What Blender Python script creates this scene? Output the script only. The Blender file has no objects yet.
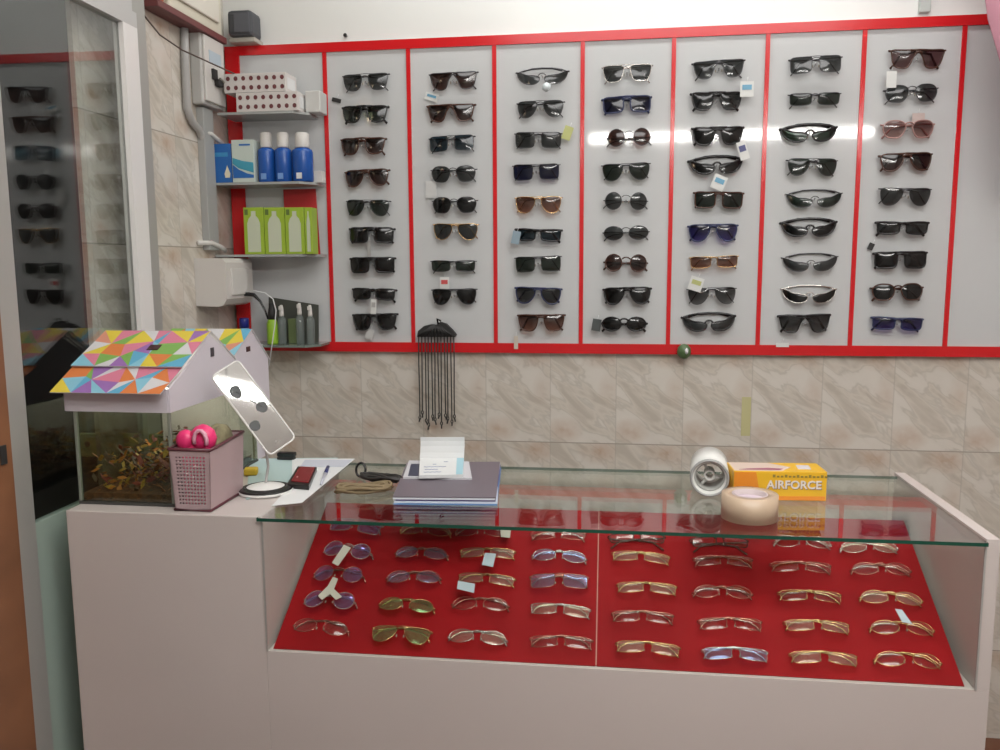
import bpy, bmesh, random
from math import *
from mathutils import Vector as V, Matrix
random.seed(7)
sc = bpy.context.scene
C = sc.collection
# ---------------------------------------------------------------- camera solve (origin at the lens, Y into the room)
FPX = 836.3; YAW = 0.137705; PITCH = 0.130922; ROLL = -0.005445
D = 2.524; S = 0.258; X0 = -0.8773; ZT = 0.6633; ZB = -0.2665
HC = -0.4734; HB = -0.7424; DF = 1.4733; XL = -1.0656; WL = -0.664; WR = 0.6331; DEP = 0.447; CY = 0.0106
CZ = 1.4234
FLOOR = -CZ; CEIL = 1.33; XS = -1.2; XR = 1.75; YB = -1.3
fw = V((-sin(YAW)*cos(PITCH), cos(YAW)*cos(PITCH), -sin(PITCH)))
rt = V((cos(YAW), sin(YAW), 0)); up = rt.cross(fw)
r2 = cos(ROLL)*rt + sin(ROLL)*up; u2 = -sin(ROLL)*rt + cos(ROLL)*up
def un(px, py, o, n):
    d = fw + r2*((px-500)/FPX) - u2*((py-375)/FPX)
    o = V(o); n = V(n)
    return d*(o.dot(n)/d.dot(n))
def W(px, py, off=0.0): return un(px, py, (0, D-off, 0), (0, 1, 0))
def T(px, py, h=0.0): return un(px, py, (0, 0, HC+h), (0, 0, 1))
def SX(px, py, X=XS): return un(px, py, (X, 0, 0), (1, 0, 0))
# ---------------------------------------------------------------- materials
MC = {}
def nodes(m):
    m.use_nodes = True; return m.node_tree.nodes, m.node_tree.links
def mat(name, col, rough=0.5, metal=0.0, spec=0.5, emit=None, es=0.0, noise=0.0, nscale=20.0):
    if name in MC: return MC[name]
    m = bpy.data.materials.new(name); N, L = nodes(m); b = N['Principled BSDF']
    b.inputs['Base Color'].default_value = (*col, 1); b.inputs['Roughness'].default_value = rough
    b.inputs['Metallic'].default_value = metal; b.inputs['Specular IOR Level'].default_value = spec
    if emit: b.inputs['Emission Color'].default_value = (*emit, 1); b.inputs['Emission Strength'].default_value = es
    if noise:
        g = N.new('ShaderNodeNewGeometry'); n = N.new('ShaderNodeTexNoise'); n.inputs['Scale'].default_value = nscale
        L.new(g.outputs['Position'], n.inputs['Vector'])
        r = N.new('ShaderNodeValToRGB'); r.color_ramp.elements[0].position = .3; r.color_ramp.elements[1].position = .7
        r.color_ramp.elements[0].color = (*[c*(1-noise) for c in col], 1); r.color_ramp.elements[1].color = (*[min(1, c*(1+noise)) for c in col], 1)
        L.new(n.outputs['Fac'], r.inputs['Fac']); L.new(r.outputs['Color'], b.inputs['Base Color'])
    m.diffuse_color = (*col, 1); MC[name] = m; return m
def glassmat(name, tint, ior=1.5, gcol=(1, 1, 1), rough=0.0, base=0.0, haze=None, hz=0.0):
    if name in MC: return MC[name]
    m = bpy.data.materials.new(name); N, L = nodes(m); N.clear()
    out = N.new('ShaderNodeOutputMaterial'); mx = N.new('ShaderNodeMixShader'); t = N.new('ShaderNodeBsdfTransparent'); g = N.new('ShaderNodeBsdfGlossy')
    t.inputs['Color'].default_value = (*tint, 1); g.inputs['Color'].default_value = (*gcol, 1); g.inputs['Roughness'].default_value = rough
    f = N.new('ShaderNodeFresnel'); ge = N.new('ShaderNodeNewGeometry'); mr_ = N.new('ShaderNodeMapRange')
    mr_.inputs[3].default_value = ior; mr_.inputs[4].default_value = 1/ior   # the same reflectance on the way in and on the way out
    L.new(ge.outputs['Backfacing'], mr_.inputs[0]); L.new(mr_.outputs[0], f.inputs['IOR'])
    a = N.new('ShaderNodeMath'); a.operation = 'ADD'; a.use_clamp = True; a.inputs[1].default_value = base
    L.new(f.outputs['Fac'], a.inputs[0]); L.new(a.outputs[0], mx.inputs['Fac'])
    src = t.outputs[0]
    if haze:
        df = N.new('ShaderNodeBsdfDiffuse'); df.inputs['Color'].default_value = (*haze, 1)
        m2 = N.new('ShaderNodeMixShader'); m2.inputs['Fac'].default_value = hz
        L.new(t.outputs[0], m2.inputs[1]); L.new(df.outputs[0], m2.inputs[2]); src = m2.outputs[0]
    L.new(src, mx.inputs[1]); L.new(g.outputs[0], mx.inputs[2]); L.new(mx.outputs[0], out.inputs['Surface'])
    MC[name] = m; return m
def lensmat(name, top, bot, base=0.0, gcol=(1, 1, 1), hz=0.0):
    """tinted lens: transparent colour runs from top to bottom of the lens (a gradient tint), glossy coat over it"""
    if name in MC: return MC[name]
    m = glassmat(name, top, 1.5, gcol, 0.12, base, bot if hz else None, hz)
    N, L = m.node_tree.nodes, m.node_tree.links
    t = [n for n in N if n.type == 'BSDF_TRANSPARENT'][0]
    tc = N.new('ShaderNodeTexCoord'); s = N.new('ShaderNodeSeparateXYZ'); mr = N.new('ShaderNodeMapRange')
    mr.inputs[1].default_value = -.02; mr.inputs[2].default_value = .018
    r = N.new('ShaderNodeValToRGB'); r.color_ramp.elements[0].color = (*bot, 1); r.color_ramp.elements[1].color = (*top, 1)
    L.new(tc.outputs['Object'], s.inputs[0]); L.new(s.outputs['Z'], mr.inputs[0]); L.new(mr.outputs[0], r.inputs[0]); L.new(r.outputs[0], t.inputs['Color'])
    return m
def tilemat(name, ax, off, split=None):
    """printed marble wall tile 20 x 30 cm, the same print on every tile; above `split` plain white paint"""
    m = bpy.data.materials.new(name); N, L = nodes(m); b = N['Principled BSDF']
    def math(op, a, c=None, clamp=False):
        n = N.new('ShaderNodeMath'); n.operation = op; n.use_clamp = clamp
        for i, v in enumerate([a, c]):
            if v is None: continue
            if isinstance(v, (int, float)): n.inputs[i].default_value = v
            else: L.new(v, n.inputs[i])
        return n.outputs[0]
    g = N.new('ShaderNodeNewGeometry'); s = N.new('ShaderNodeSeparateXYZ'); L.new(g.outputs['Position'], s.inputs[0])
    u = math('FRACT', math('DIVIDE', math('SUBTRACT', s.outputs[ax], off - 10*.2), .2))
    v = math('FRACT', math('DIVIDE', math('SUBTRACT', s.outputs[2], -.5455 + CZ - 3.0), .3))
    cb = N.new('ShaderNodeCombineXYZ'); L.new(u, cb.inputs[0]); L.new(math('MULTIPLY', v, 1.5), cb.inputs[1])
    # little variation of the print from tile to tile
    iu = math('FLOOR', math('DIVIDE', math('SUBTRACT', s.outputs[ax], off - 10*.2), .2)); L.new(math('MULTIPLY', iu, .035), cb.inputs[2])
    ro0 = N.new('ShaderNodeMapping'); ro0.inputs['Rotation'].default_value = (0, 0, radians(36)); L.new(cb.outputs[0], ro0.inputs[0])
    rot = N.new('ShaderNodeMapping'); rot.inputs['Scale'].default_value = (.8, 2.3, 1); L.new(ro0.outputs[0], rot.inputs[0])
    n1 = N.new('ShaderNodeTexNoise'); n1.inputs['Scale'].default_value = 1.7; n1.inputs['Detail'].default_value = 3; n1.inputs['Distortion'].default_value = .5
    L.new(rot.outputs[0], n1.inputs['Vector'])
    r1 = N.new('ShaderNodeValToRGB'); e = r1.color_ramp.elements
    e[0].position = .36; e[0].color = (.50, .46, .395, 1); e[1].position = .64; e[1].color = (.66, .63, .57, 1)
    k = e.new(.46); k.color = (.62, .58, .51, 1); k = e.new(.5); k.color = (.53, .50, .44, 1); k = e.new(.54); k.color = (.64, .61, .55, 1)
    L.new(n1.outputs['Fac'], r1.inputs[0])
    # rust blotch of the print
    def blot(cu, cv, ru, rv):
        a = math('POWER', math('DIVIDE', math('SUBTRACT', u, cu), ru), 2.0); c = math('POWER', math('DIVIDE', math('SUBTRACT', v, cv), rv), 2.0)
        return math('SUBTRACT', 1.0, math('SQRT', math('ADD', a, c)), True)
    n2 = N.new('ShaderNodeTexNoise'); n2.inputs['Scale'].default_value = 6; n2.inputs['Detail'].default_value = 3; L.new(cb.outputs[0], n2.inputs['Vector'])
    bl = math('ADD', blot(.22, .13, .32, .15), math('ADD', blot(.80, .92, .42, .16), math('MULTIPLY', blot(.9, .55, .2, .2), .5)))
    bl = math('MULTIPLY', math('MULTIPLY', bl, math('MULTIPLY', n2.outputs['Fac'], 1.7)), .70, True)
    mx = N.new('ShaderNodeMix'); mx.data_type = 'RGBA'; L.new(bl, mx.inputs[0]); L.new(r1.outputs[0], mx.inputs[6]); mx.inputs[7].default_value = (.44, .29, .19, 1)
    # joints
    gu = math('GREATER_THAN', math('ABSOLUTE', math('SUBTRACT', u, .5)), .4915); gv = math('GREATER_THAN', math('ABSOLUTE', math('SUBTRACT', v, .5)), .4945)
    m2 = N.new('ShaderNodeMix'); m2.data_type = 'RGBA'
    m2.inputs[7].default_value = (.36, .335, .29, 1); L.new(mx.outputs[2], m2.inputs[6]); L.new(math('ADD', math('MULTIPLY', gu, .35), gv, True), m2.inputs[0])
    col = m2.outputs[2]
    if split is not None:
        sw = math('GREATER_THAN', s.outputs[2], split + CZ)
        m3 = N.new('ShaderNodeMix'); m3.data_type = 'RGBA'; L.new(sw, m3.inputs[0]); L.new(col, m3.inputs[6]); m3.inputs[7].default_value = (.74, .76, .74, 1); col = m3.outputs[2]
    L.new(col, b.inputs['Base Color']); b.inputs['Roughness'].default_value = .22; b.inputs['Specular IOR Level'].default_value = .4
    MC[name] = m; return m
# ---------------------------------------------------------------- mesh helpers
class MB:
    def __init__(s): s.bm = bmesh.new(); s.mi = 0
    def _tag(s, faces):
        for f in faces: f.material_index = s.mi
    def box(s, x0, x1, y0, y1, z0, z1, bev=0.0, M=None):
        g = bmesh.ops.create_cube(s.bm, size=1); vs = g['verts']
        for v in vs: v.co = V(((x0+x1)/2 + v.co.x*(x1-x0), (y0+y1)/2 + v.co.y*(y1-y0), (z0+z1)/2 + v.co.z*(z1-z0)))
        fs = {f for v in vs for f in v.link_faces}; s._tag(fs)
        if bev:
            es = list({e for v in vs for e in v.link_edges})
            r = bmesh.ops.bevel(s.bm, geom=es, offset=bev, segments=2, affect='EDGES', profile=.5)
            s._tag(r['faces']); vs = list({v for f in r['faces'] for v in f.verts} | {v for v in vs if v.is_valid})
        if M is not None:
            for v in vs: v.co = M @ v.co
        return s
    def prism(s, pts, ext, flip=False):
        ext = V(ext); a = [s.bm.verts.new(V(p)) for p in pts]; b = [s.bm.verts.new(V(p)+ext) for p in pts]; n = len(a)
        fs = [s.bm.faces.new(a), s.bm.faces.new(b[::-1])]
        for i in range(n): fs.append(s.bm.faces.new((a[i], b[i], b[(i+1) % n], a[(i+1) % n])))
        s._tag(fs); return s
    def tube(s, pts, r, seg=6, closed=False, flat=1.0):
        P = [V(p) for p in pts]; n = len(P); rings = []
        prev = None
        for i in range(n):
            if closed: t = P[(i+1) % n]-P[i-1]
            else: t = P[min(i+1, n-1)]-P[max(i-1, 0)]
            if t.length < 1e-9: t = V((0, 0, 1))
            t.normalize()
            if prev is None:
                a = V((0, 1, 0)) if abs(t.y) < .9 else V((1, 0, 0)); nn = (a - t*a.dot(t)).normalized()
            else:
                nn = (prev - t*prev.dot(t))
                nn = nn.normalized() if nn.length > 1e-6 else prev
            prev = nn; bb = t.cross(nn); rr = r[i] if isinstance(r, (list, tuple)) else r
            rings.append([s.bm.verts.new(P[i] + nn*cos(2*pi*k/seg)*rr + bb*sin(2*pi*k/seg)*rr*flat) for k in range(seg)])
        fs = []
        for i in range(n if closed else n-1):
            A = rings[i]; B = rings[(i+1) % n]
            for k in range(seg): fs.append(s.bm.faces.new((A[k], A[(k+1) % seg], B[(k+1) % seg], B[k])))
        if not closed: fs += [s.bm.faces.new(rings[0][::-1]), s.bm.faces.new(rings[-1])]
        for f in fs: f.smooth = True
        s._tag(fs); return s
    def lathe(s, prof, c, seg=24, M=None, closed=False):
        """prof: (radius, height) pairs about the z axis"""
        c = V(c); rings = []
        for (r, h) in prof:
            ring = []
            for k in range(seg):
                p = V((r*cos(2*pi*k/seg), r*sin(2*pi*k/seg), h))
                if M is not None: p = M @ p
                ring.append(s.bm.verts.new(p+c))
            rings.append(ring)
        fs = []; n = len(rings)
        for i in range(n if closed else n-1):
            A = rings[i]; B = rings[(i+1) % n]
            for k in range(seg): fs.append(s.bm.faces.new((A[k], A[(k+1) % seg], B[(k+1) % seg], B[k])))
        for f in fs: f.smooth = True
        if not closed: fs += [s.bm.faces.new(rings[0][::-1]), s.bm.faces.new(rings[-1])]
        s._tag(fs); return s
    def quad(s, a, b, c, d, smooth=False):
        f = s.bm.faces.new([s.bm.verts.new(V(p)) for p in (a, b, c, d)]); f.material_index = s.mi; f.smooth = smooth; return s
    def ball(s, c, r, sc3=(1, 1, 1), sub=2):
        g = bmesh.ops.create_icosphere(s.bm, subdivisions=sub, radius=r)
        for v in g['verts']: v.co = V((v.co.x*sc3[0], v.co.y*sc3[1], v.co.z*sc3[2])) + V(c)
        fs = {f for v in g['verts'] for f in v.link_faces}
        for f in fs: f.smooth = True
        s._tag(fs); return s
    def mesh(s, name, mats):
        bmesh.ops.recalc_face_normals(s.bm, faces=s.bm.faces[:])
        me = bpy.data.meshes.new(name); s.bm.to_mesh(me); s.bm.free()
        for m in (mats if isinstance(mats, (list, tuple)) else [mats]): me.materials.append(m)
        return me
    def build(s, name, mats, parent=None, **kw):
        o = bpy.data.objects.new(name, s.mesh(name, mats)); C.objects.link(o)
        if parent: o.parent = parent
        for k, v in kw.items(): o[k] = v
        return o
def empty(name, label, cat, group=None, loc=(0, 0, 0), baked=True):
    o = bpy.data.objects.new(name, None); C.objects.link(o); o.empty_display_size = .05; o.location = loc
    o['label'] = label; o['category'] = cat
    if group: o['group'] = group
    if baked: BAKED.append(o)
    return o
BAKED = []
def thing(mb, name, mats, label, cat, group=None):
    o = mb.build(name, mats); o['label'] = label; o['category'] = cat
    if group: o['group'] = group
    BAKED.append(o); return o
def struct(mb, name, mats, parent=None):
    o = mb.build(name, mats, parent)
    if not parent: o['kind'] = 'structure'
    return o
def text_mesh(body, size, ext, name, m, M, parent=None):
    cu = bpy.data.curves.new(name, 'FONT'); cu.body = body; cu.size = size; cu.extrude = ext; cu.align_x = 'CENTER'; cu.align_y = 'CENTER'; cu.resolution_u = 3; cu.offset = .0005
    t = bpy.data.objects.new(name, cu); C.objects.link(t); dg = bpy.context.evaluated_depsgraph_get()
    me = bpy.data.meshes.new_from_object(t.evaluated_get(dg)); bpy.data.objects.remove(t); bpy.data.curves.remove(cu)
    me.transform(M); me.materials.clear(); me.materials.append(m); me.name = name
    o = bpy.data.objects.new(name, me); C.objects.link(o)
    if parent: o.parent = parent
    return o
ORD = ['first', 'second', 'third', 'fourth', 'fifth', 'sixth', 'seventh', 'eighth', 'ninth']
def row_word(i, n): return 'top' if i == 0 else ('lowest' if i == n-1 else ORD[i])
# ---------------------------------------------------------------- palette
white = mat('white_laminate', (.55, .50, .475), .3, noise=.03, nscale=3)
panelw = mat('white_gloss_panel', (.56, .58, .585), .06, spec=.5)
red = mat('red_gloss', (.60, .012, .016), .18)
redfelt = mat('red_board', (.27, .004, .007), .6, spec=.15, noise=.12, nscale=5)
alu = mat('aluminium', (.56, .56, .56), .38, .55)
alud = mat('aluminium_dull', (.40, .40, .38), .45, .3)
plastic = mat('white_plastic', (.62, .61, .58), .35)
greyp = mat('grey_plastic', (.40, .40, .39), .45)
black = mat('black_plastic', (.012, .012, .013), .25)
blackm = mat('black_rubber', (.02, .02, .02), .6)
paper = mat('white_paper', (.68, .70, .70), .7)
M_glass = glassmat('clear_glass', (.97, .985, .975), 1.25)
M_top = glassmat('counter_glass', (.95, .975, .955), 1.42)
M_edge = mat('green_glass_edge', (.012, .07, .045), .15)
# ---------------------------------------------------------------- room
tb = tilemat('marble_tile_back', 0, .0043, ZT); ts = tilemat('marble_tile_side', 1, 2.21, None)
struct(MB().box(XS-.1, XR+.1, D+.014, D+.12, FLOOR, CEIL), 'wall_back', tb)
struct(MB().box(XS-.012, XS, SX(79, 130).y, D+.013, FLOOR, CEIL), 'wall_left', ts)
struct(MB().box(XR, XR+.1, YB, D+.013, FLOOR, CEIL), 'wall_right', mat('wall_paint', (.42, .36, .33), .6, noise=.03))
struct(MB().box(-3.2, XR+.1, YB-.1, YB-.001, FLOOR, CEIL), 'wall_front', mat('wall_paint_rear', (.50, .49, .47), .7))
struct(MB().box(-3.3, -3.2, YB-.1, D+.12, FLOOR, CEIL), 'wall_outer', mat('dark_wall', (.012, .012, .012), .8))
struct(MB().box(-3.2, XS-.101, D+.014, D+.12, FLOOR, CEIL), 'wall_far', mat('dark_wall', (.012, .012, .012), .8))
struct(MB().box(-3.3, XR+.1, YB-.1, D+.12, FLOOR-.1, FLOOR), 'floor', mat('floor_tile', (.16, .06, .03), .35, noise=.2, nscale=4))
struct(MB().box(-3.3, XR+.1, YB-.1, D+.12, CEIL, CEIL+.1), 'ceiling', mat('ceiling_paint', (.80, .80, .78), .8))
# grey conduit on the painted wall above the panel
a = W(920, 0); b = W(931, 0)
thing(MB().box(a.x, b.x, D-.004, D+.0135, ZT+.012, CEIL, .002), 'cable_conduit', mat('conduit_grey', (.46, .50, .48), .4),
      'pale grey vertical conduit on the white wall above the red frame', 'conduit')
# ---------------------------------------------------------------- sliding door on the left (aluminium, clear pane)
dn = V((-1.14+.05*.05, 1.45, 0)); 
def DX(y): return -1.14 - .015*(y-1.5)
def dbox(mb, y0, y1, z0, z1, t0, t1, bev=0):
    # box following the door line, t0..t1 across it
    pts = [(DX(y0)+t0, y0, z0), (DX(y0)+t1, y0, z0), (DX(y1)+t1, y1, z0), (DX(y1)+t0, y1, z0)]
    return mb.prism(pts, (0, 0, z1-z0))
YN = 1.405
hd0 = un(128, 27, (DX(1.84), 1.84, 0), (1, .015, 0)); ZH = hd0.z
YP = un(122, 100, (DX(1.84), 1.84, 0), (1, .015, 0)).y; YQ = un(136, 100, (DX(1.84), 1.84, 0), (1, .015, 0)).y; YR = un(144, 100, (DX(1.84)-.02, 1.9, 0), (1, .015, 0)).y
door = bpy.data.objects.new('door_1', None); C.objects.link(door); door['kind'] = 'structure'
dbox(MB(), YN+.048, YP, HC-.035, ZH, -.004, .002).build('pane', glassmat('door_glass', (.88, .90, .89), 1.6), door)
dbox(MB(), YN, YN+.05, FLOOR+.02, ZH, -.02, .012).build('stile', alud, door)
dbox(MB(), YP, YQ, FLOOR+.02, ZH, -.012, .014).build('stile', mat('aluminium_bright', (.80, .80, .79), .35, .2), door)
dbox(MB(), YQ+.0002, YR, FLOOR+.02, CEIL, -.03, -.004).build('frame_post', alud, door)
dbox(dbox(MB(), YN, YQ, ZH+.0002, ZH+.035, -.012, .014), YN, YQ, ZH+.0352, ZH+.09, -.03, .004).build('top_rail', alu, door)
dbox(MB(), YN+.05, YP, FLOOR+.02, HC-.03, -.012, .006).build('lower_panel', mat('pale_green_panel', (.34, .43, .38), .35), door)
post = bpy.data.objects.new('trim_1', None); C.objects.link(post); post['kind'] = 'structure'
dbox(MB(), 1.20, YN-.001, FLOOR, CEIL, -.05, .014).build('door_post', mat('brown_wood', (.22, .095, .045), .45, noise=.15, nscale=9), post)
a = un(3, 455, (DX(1.4)+.0145, 1.4, 0), (1, .015, 0))
MB().box(DX(a.y)+.0135, DX(a.y)+.017, a.y-.008, a.y+.008, a.z-.018, a.z+.018, .001).build('lock_plate', blackm, post)
# ---------------------------------------------------------------- electrics on the left wall
yA = SX(190, 70).y; xA = un(204, 70, (0, yA, 0), (0, 1, 0)).x; yB = SX(225, 70, xA).y
e = empty('switch_box', 'white switch box with dark breaker on the tiled left wall', 'switch box')
z0 = SX(197, 106).z; z1 = SX(197, 34).z
MB().box(XS, xA-.006, yA, yB, z0, z1, .006).build('casing', mat('switch_casing', (.5, .5, .48), .4), e)
MB().box(xA-.0065, xA+.002, yA+.006, yB-.006, z0+.01, z1-.012, .003).build('cover', plastic, e)
MB().box(xA+.001, xA+.010, yA+.04, yA+.065, z0+.075, z0+.105, .002).box(xA+.001, xA+.017, yA+.055, yA+.085, z0+.06, z0+.078, .002).build('breaker', blackm, e)
MB().box(xA+.0015, xA+.0035, yA+.03, yB-.03, z1-.085, z1-.05).build('rating_label', mat('label_blue', (.45, .55, .62), .5), e)
MB().tube([(xA+.012, yA+.07, z0+.082), (xA+.02, yA+.10, z0+.068), (xA+.03, yA+.12, z0+.06), (xA+.045, 2.42, z0+.062)], .004).build('cable', mat('dull_cable', (.16, .15, .12), .5), e)
z = SX(200, 20).z
q0 = SX(174, 5, -1.15); q1 = SX(228, 41, -1.15)
thing(MB().box(XS, -1.15, 2.07, 2.45, q1.z-.012, q1.z+.006, .002), 'wall_shelf', mat('maroon_wood', (.16, .045, .045), .5),
      'narrow dark red wooden shelf on the left wall above the switch box', 'shelf')
zt = q1.z+.0065
e = empty('meter_box', 'cream electrical box on the narrow red shelf at top left', 'electrical box')
MB().box(XS, -1.158, 2.14, 2.44, zt, zt+.24, .006).build('casing', mat('cream_plastic', (.66, .63, .52), .4), e)
MB().box(-1.1585, -1.150, 2.16, 2.41, zt+.03, zt+.22, .004).build('cover', mat('cream_cover', (.72, .70, .62), .35), e)
MB().box(-1.1505, -1.148, 2.2, 2.32, zt+.07, zt+.085).build('label_strip', greyp, e)
thing(MB().lathe([(.018, 0), (.022, .004), (.022, .045), (.014, .06)], (-1.176, 2.10, zt), 16), 'lamp_holder', mat('orange_brown', (.42, .12, .05), .4),
      'orange brown round fitting at the near end of the red shelf', 'lamp holder')
# conduits
pc = [SX(184, 14, -1.1885), SX(185, 60, -1.1885), SX(187, 108, -1.1885), SX(192, 122, -1.1885), SX(199, 130, -1.1885), SX(203, 140, -1.1885), SX(205, 156, -1.1885)]
thing(MB().tube(pc, .011, 10), 'pipe', greyp, 'grey bent conduit pipe running down behind the switch box', 'pipe')
ta = SX(203, 150).y; tbb = SX(214, 150).y
thing(MB().box(XS, -1.178, 2.335, 2.395, SX(205, 250).z, z0-.004, .002), 'cable_trunking', mat('trunk_grey', (.36, .37, .36), .45),
      'grey vertical cable trunking on the left wall beneath the switch box', 'trunking')
for k, (p, q) in enumerate([((196, 131), (212, 142)), ((196, 243), (213, 247))]):
    a = SX(*p); b = SX(*q)
    thing(MB().tube([(XS+.006, a.y, a.z), (XS+.022, (a.y+b.y)/2, (a.z+b.z)/2+.006), (XS+.026, b.y, b.z), (XS+.03, b.y+.02, b.z-.012)], .007, 8), 'cable_stub', plastic,
          ['white cable stub curving off the trunking beside the blue carton', 'white cable stub just above the rounded white wall unit'][k], 'cable')
e = empty('wall_unit', 'white rounded wall unit in the corner above the toy house', 'wall unit')
za = SX(200, 306, -1.19).z; zb2 = un(205, 258, (0, 2.2, 0), (0, 1, 0)).z
mb = MB(); pr = [(-1.1995, 0, zb2), (-1.115, 0, zb2), (-1.105, 0, zb2-.012), (-1.105, 0, za+.02), (-1.115, 0, za+.004), (-1.13, 0, za-.002), (-1.1995, 0, za)]
yU = SX(195, 285).y; mb.prism([(x, yU, zz) for (x, _, zz) in pr], (0, 2.455-yU, 0)); mb.build('casing', mat('unit_white', (.62, .6, .57), .3), e)
MB().box(-1.1055, -1.100, yU+.03, 2.42, za+.03, zb2-.03, .002).build('front_cover', plastic, e)
# hanging thin wires
pw = [SX(122, 0, -1.16), SX(143, 14, -1.16), SX(160, 35, -1.16), SX(182, 50, -1.15), SX(204, 60, -1.13), V((-1.11, 2.40, SX(215, 66, -1.12).z)), V((-1.09, 2.50, SX(228, 75, -1.1).z))]
thing(MB().tube(pw, .0022, 5), 'wire', mat('brown_wire', (.09, .06, .05), .5), 'thin dark wire sagging from the door top across the switch box', 'wire')
# ---------------------------------------------------------------- wall display panel
XE = 1.62
P = empty('display_board', 'white glossy eyewear display board with red border and dividers', 'display board')
MB().box(-1.19, XE, D, D+.012, ZB, ZT).build('backboard', panelw, P)
BI = ZB+.030; TI = ZT-.027
MB().box(-1.192, XE, D-.006, D+.0005, ZB, BI).build('border', red, P)
MB().box(-1.192, XE, D-.006, D+.0005, TI, ZT).build('border', red, P)
MB().box(-1.192, -1.147, D-.006, D+.0005, BI+.0003, TI-.0003).build('border', red, P)
for k in range(9):
    x = X0 + k*S
    MB().box(x-.0060, x+.0060, D-.005, D+.0004, BI+.0003, TI-.0003).build('divider', red, P)
# glass shelves in the first bay
shz = [.4467, .2459, .0347, -.2365]; shg = mat('shelf_glass_frosted', (.34, .36, .35), .25)
shx = [(-1.165, -.900), (-1.192, -.888), (-1.192, -.888), (-1.115, -.888)]
SH = ['top', 'second', 'third', 'lowest']
for k in range(4):
    xa, xb = shx[k]; zz = shz[k]; mb = MB()
    mb.prism([(xa, D-.0065, zz-.007), (xa, D-.128, zz-.007), (xb-.035, D-.128, zz-.007), (xb, D-.085, zz-.007), (xb, D-.0065, zz-.007)], (0, 0, .007))
    s = thing(mb, 'shelf', glassmat('green_shelf_glass', (.55, .66, .60), 1.5, haze=(.35, .42, .38), hz=.45) if k == 3 else shg,
          ['frosted shelf carrying the red dotted cartons', 'frosted shelf carrying the blue cartons and blue bottles', 'frosted shelf carrying the lime green cartons', 'greenish glass shelf carrying the small spray bottles'][k],
          'shelf', 'shelves in the left bay')
def sbox(px0, px1, y0, k, yf, dep): # box on shelf k: front at depth yf
    a = un(px0, y0, (0, yf, 0), (0, 1, 0)); b = un(px1, y0, (0, yf, 0), (0, 1, 0)); return a.x, b.x, yf, yf+dep, shz[k]+.0004, a.z
dots = mat('dark_red_print', (.14, .035, .04), .5)
cart = mat('carton_white', (.62, .60, .58), .5)
tops = shz[0]+.0004
yf = D-.126
xa = un(236, 100, (0, yf, 0), (0, 1, 0)).x; xb = un(298, 100, (0, yf, 0), (0, 1, 0)).x
for k in range(2):
    sh = 0 if k == 0 else -.035; h = .054; zz = tops + k*(h+.0005)
    e = empty('carton', ['white carton dotted dark red, lower one on the top shelf', 'white carton dotted dark red, stacked on the lower dotted carton'][k], 'carton', 'dotted cartons on the top shelf')
    MB().box(xa+sh, xb+sh, yf, yf+.085, zz, zz+h, .0015).build('box', cart, e)
    mb = MB(); n = 8
    for i in range(n):
        for j in range(2):
            cx = xa+sh+.013+i*(xb-xa-.024)/(n-1); cz = zz+.014+j*.026
            mb.prism([(cx+.0062*cos(t*pi/4+.39), yf-.0008, cz+.0068*sin(t*pi/4+.39)) for t in range(8)], (0, .0012, 0))
    mb.build('printed_dots', dots, e)
    MB().box(xb+sh-.0005, xb+sh+.001, yf+.012, yf+.07, zz+.01, zz+h-.012).build('end_label', paper, e)
thing(MB().box(xb+.006, xb+.052, yf+.04, yf+.10, tops, tops+.062, .003), 'carton', mat('carton_pale', (.56, .57, .55), .35), 'small plain pale carton beside the dotted cartons', 'carton')
# second shelf
bl = mat('carton_blue', (.015, .12, .40), .35); bl2 = mat('bottle_blue', (.012, .085, .36), .25); teal = mat('wave_teal', (.05, .30, .42), .4)
x0, x1, y0, y1, z0, z1 = sbox(211, 230.5, 144, 1, yf, .05)
e = empty('carton', 'blue carton with a white drop at the left end of the second shelf', 'carton')
MB().box(x0, x1, y0, y1, z0, z1, .001).build('box', bl, e)
xm = x0+(x1-x0)*.78
MB().prism([(xm+dx, y0-.0008, z0+.012+dz) for dx, dz in [(-.007, .002), (.007, .002), (.009, .014), (.004, .026), (0, .038), (-.004, .026), (-.009, .014)]], (0, .001, 0)).build('drop_print', mat('drop_white', (.7, .66, .5), .5), e)
MB().box(x0+.008, x1-.01, y0-.0006, y0+.0003, z0+.075, z0+.087).build('teal_band', mat('band_blue', (.04, .25, .5), .5), e)
x0, x1, y0, y1, z0, z1 = sbox(231, 253, 140, 1, yf-.001, .05)
e = empty('carton', 'white carton with a teal wave beside the blue carton', 'carton')
MB().box(x0, x1, y0, y1, z0, z1, .001).build('box', mat('carton_ice', (.52, .60, .55), .5), e)
h = z1-z0; w = x1-x0
MB().prism([(x0+.002, y0-.0008, z0+h*.42), (x0+w*.3, y0-.0008, z0+h*.30), (x0+w*.7, y0-.0008, z0+h*.20), (x1-.002, y0-.0008, z0+h*.17), (x1-.002, y0-.0008, z0+h*.10), (x0+.002, y0-.0008, z0+h*.10)], (0, .001, 0)).build('wave_print', bl, e)
MB().prism([(x0+.002, y0-.0010, z0+h*.58), (x0+w*.5, y0-.0010, z0+h*.50), (x1-.002, y0-.0010, z0+h*.46), (x1-.002, y0-.0010, z0+h*.22), (x0+w*.3, y0-.0010, z0+h*.33), (x0+.002, y0-.0010, z0+h*.44)], (0, .001, 0)).build('wave_print', teal, e)
MB().box(x0+w*.35, x1-.01, y0-.0008, y0+.0003, z0+h*.86, z0+h*.9).build('title_print', bl, e)
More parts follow.
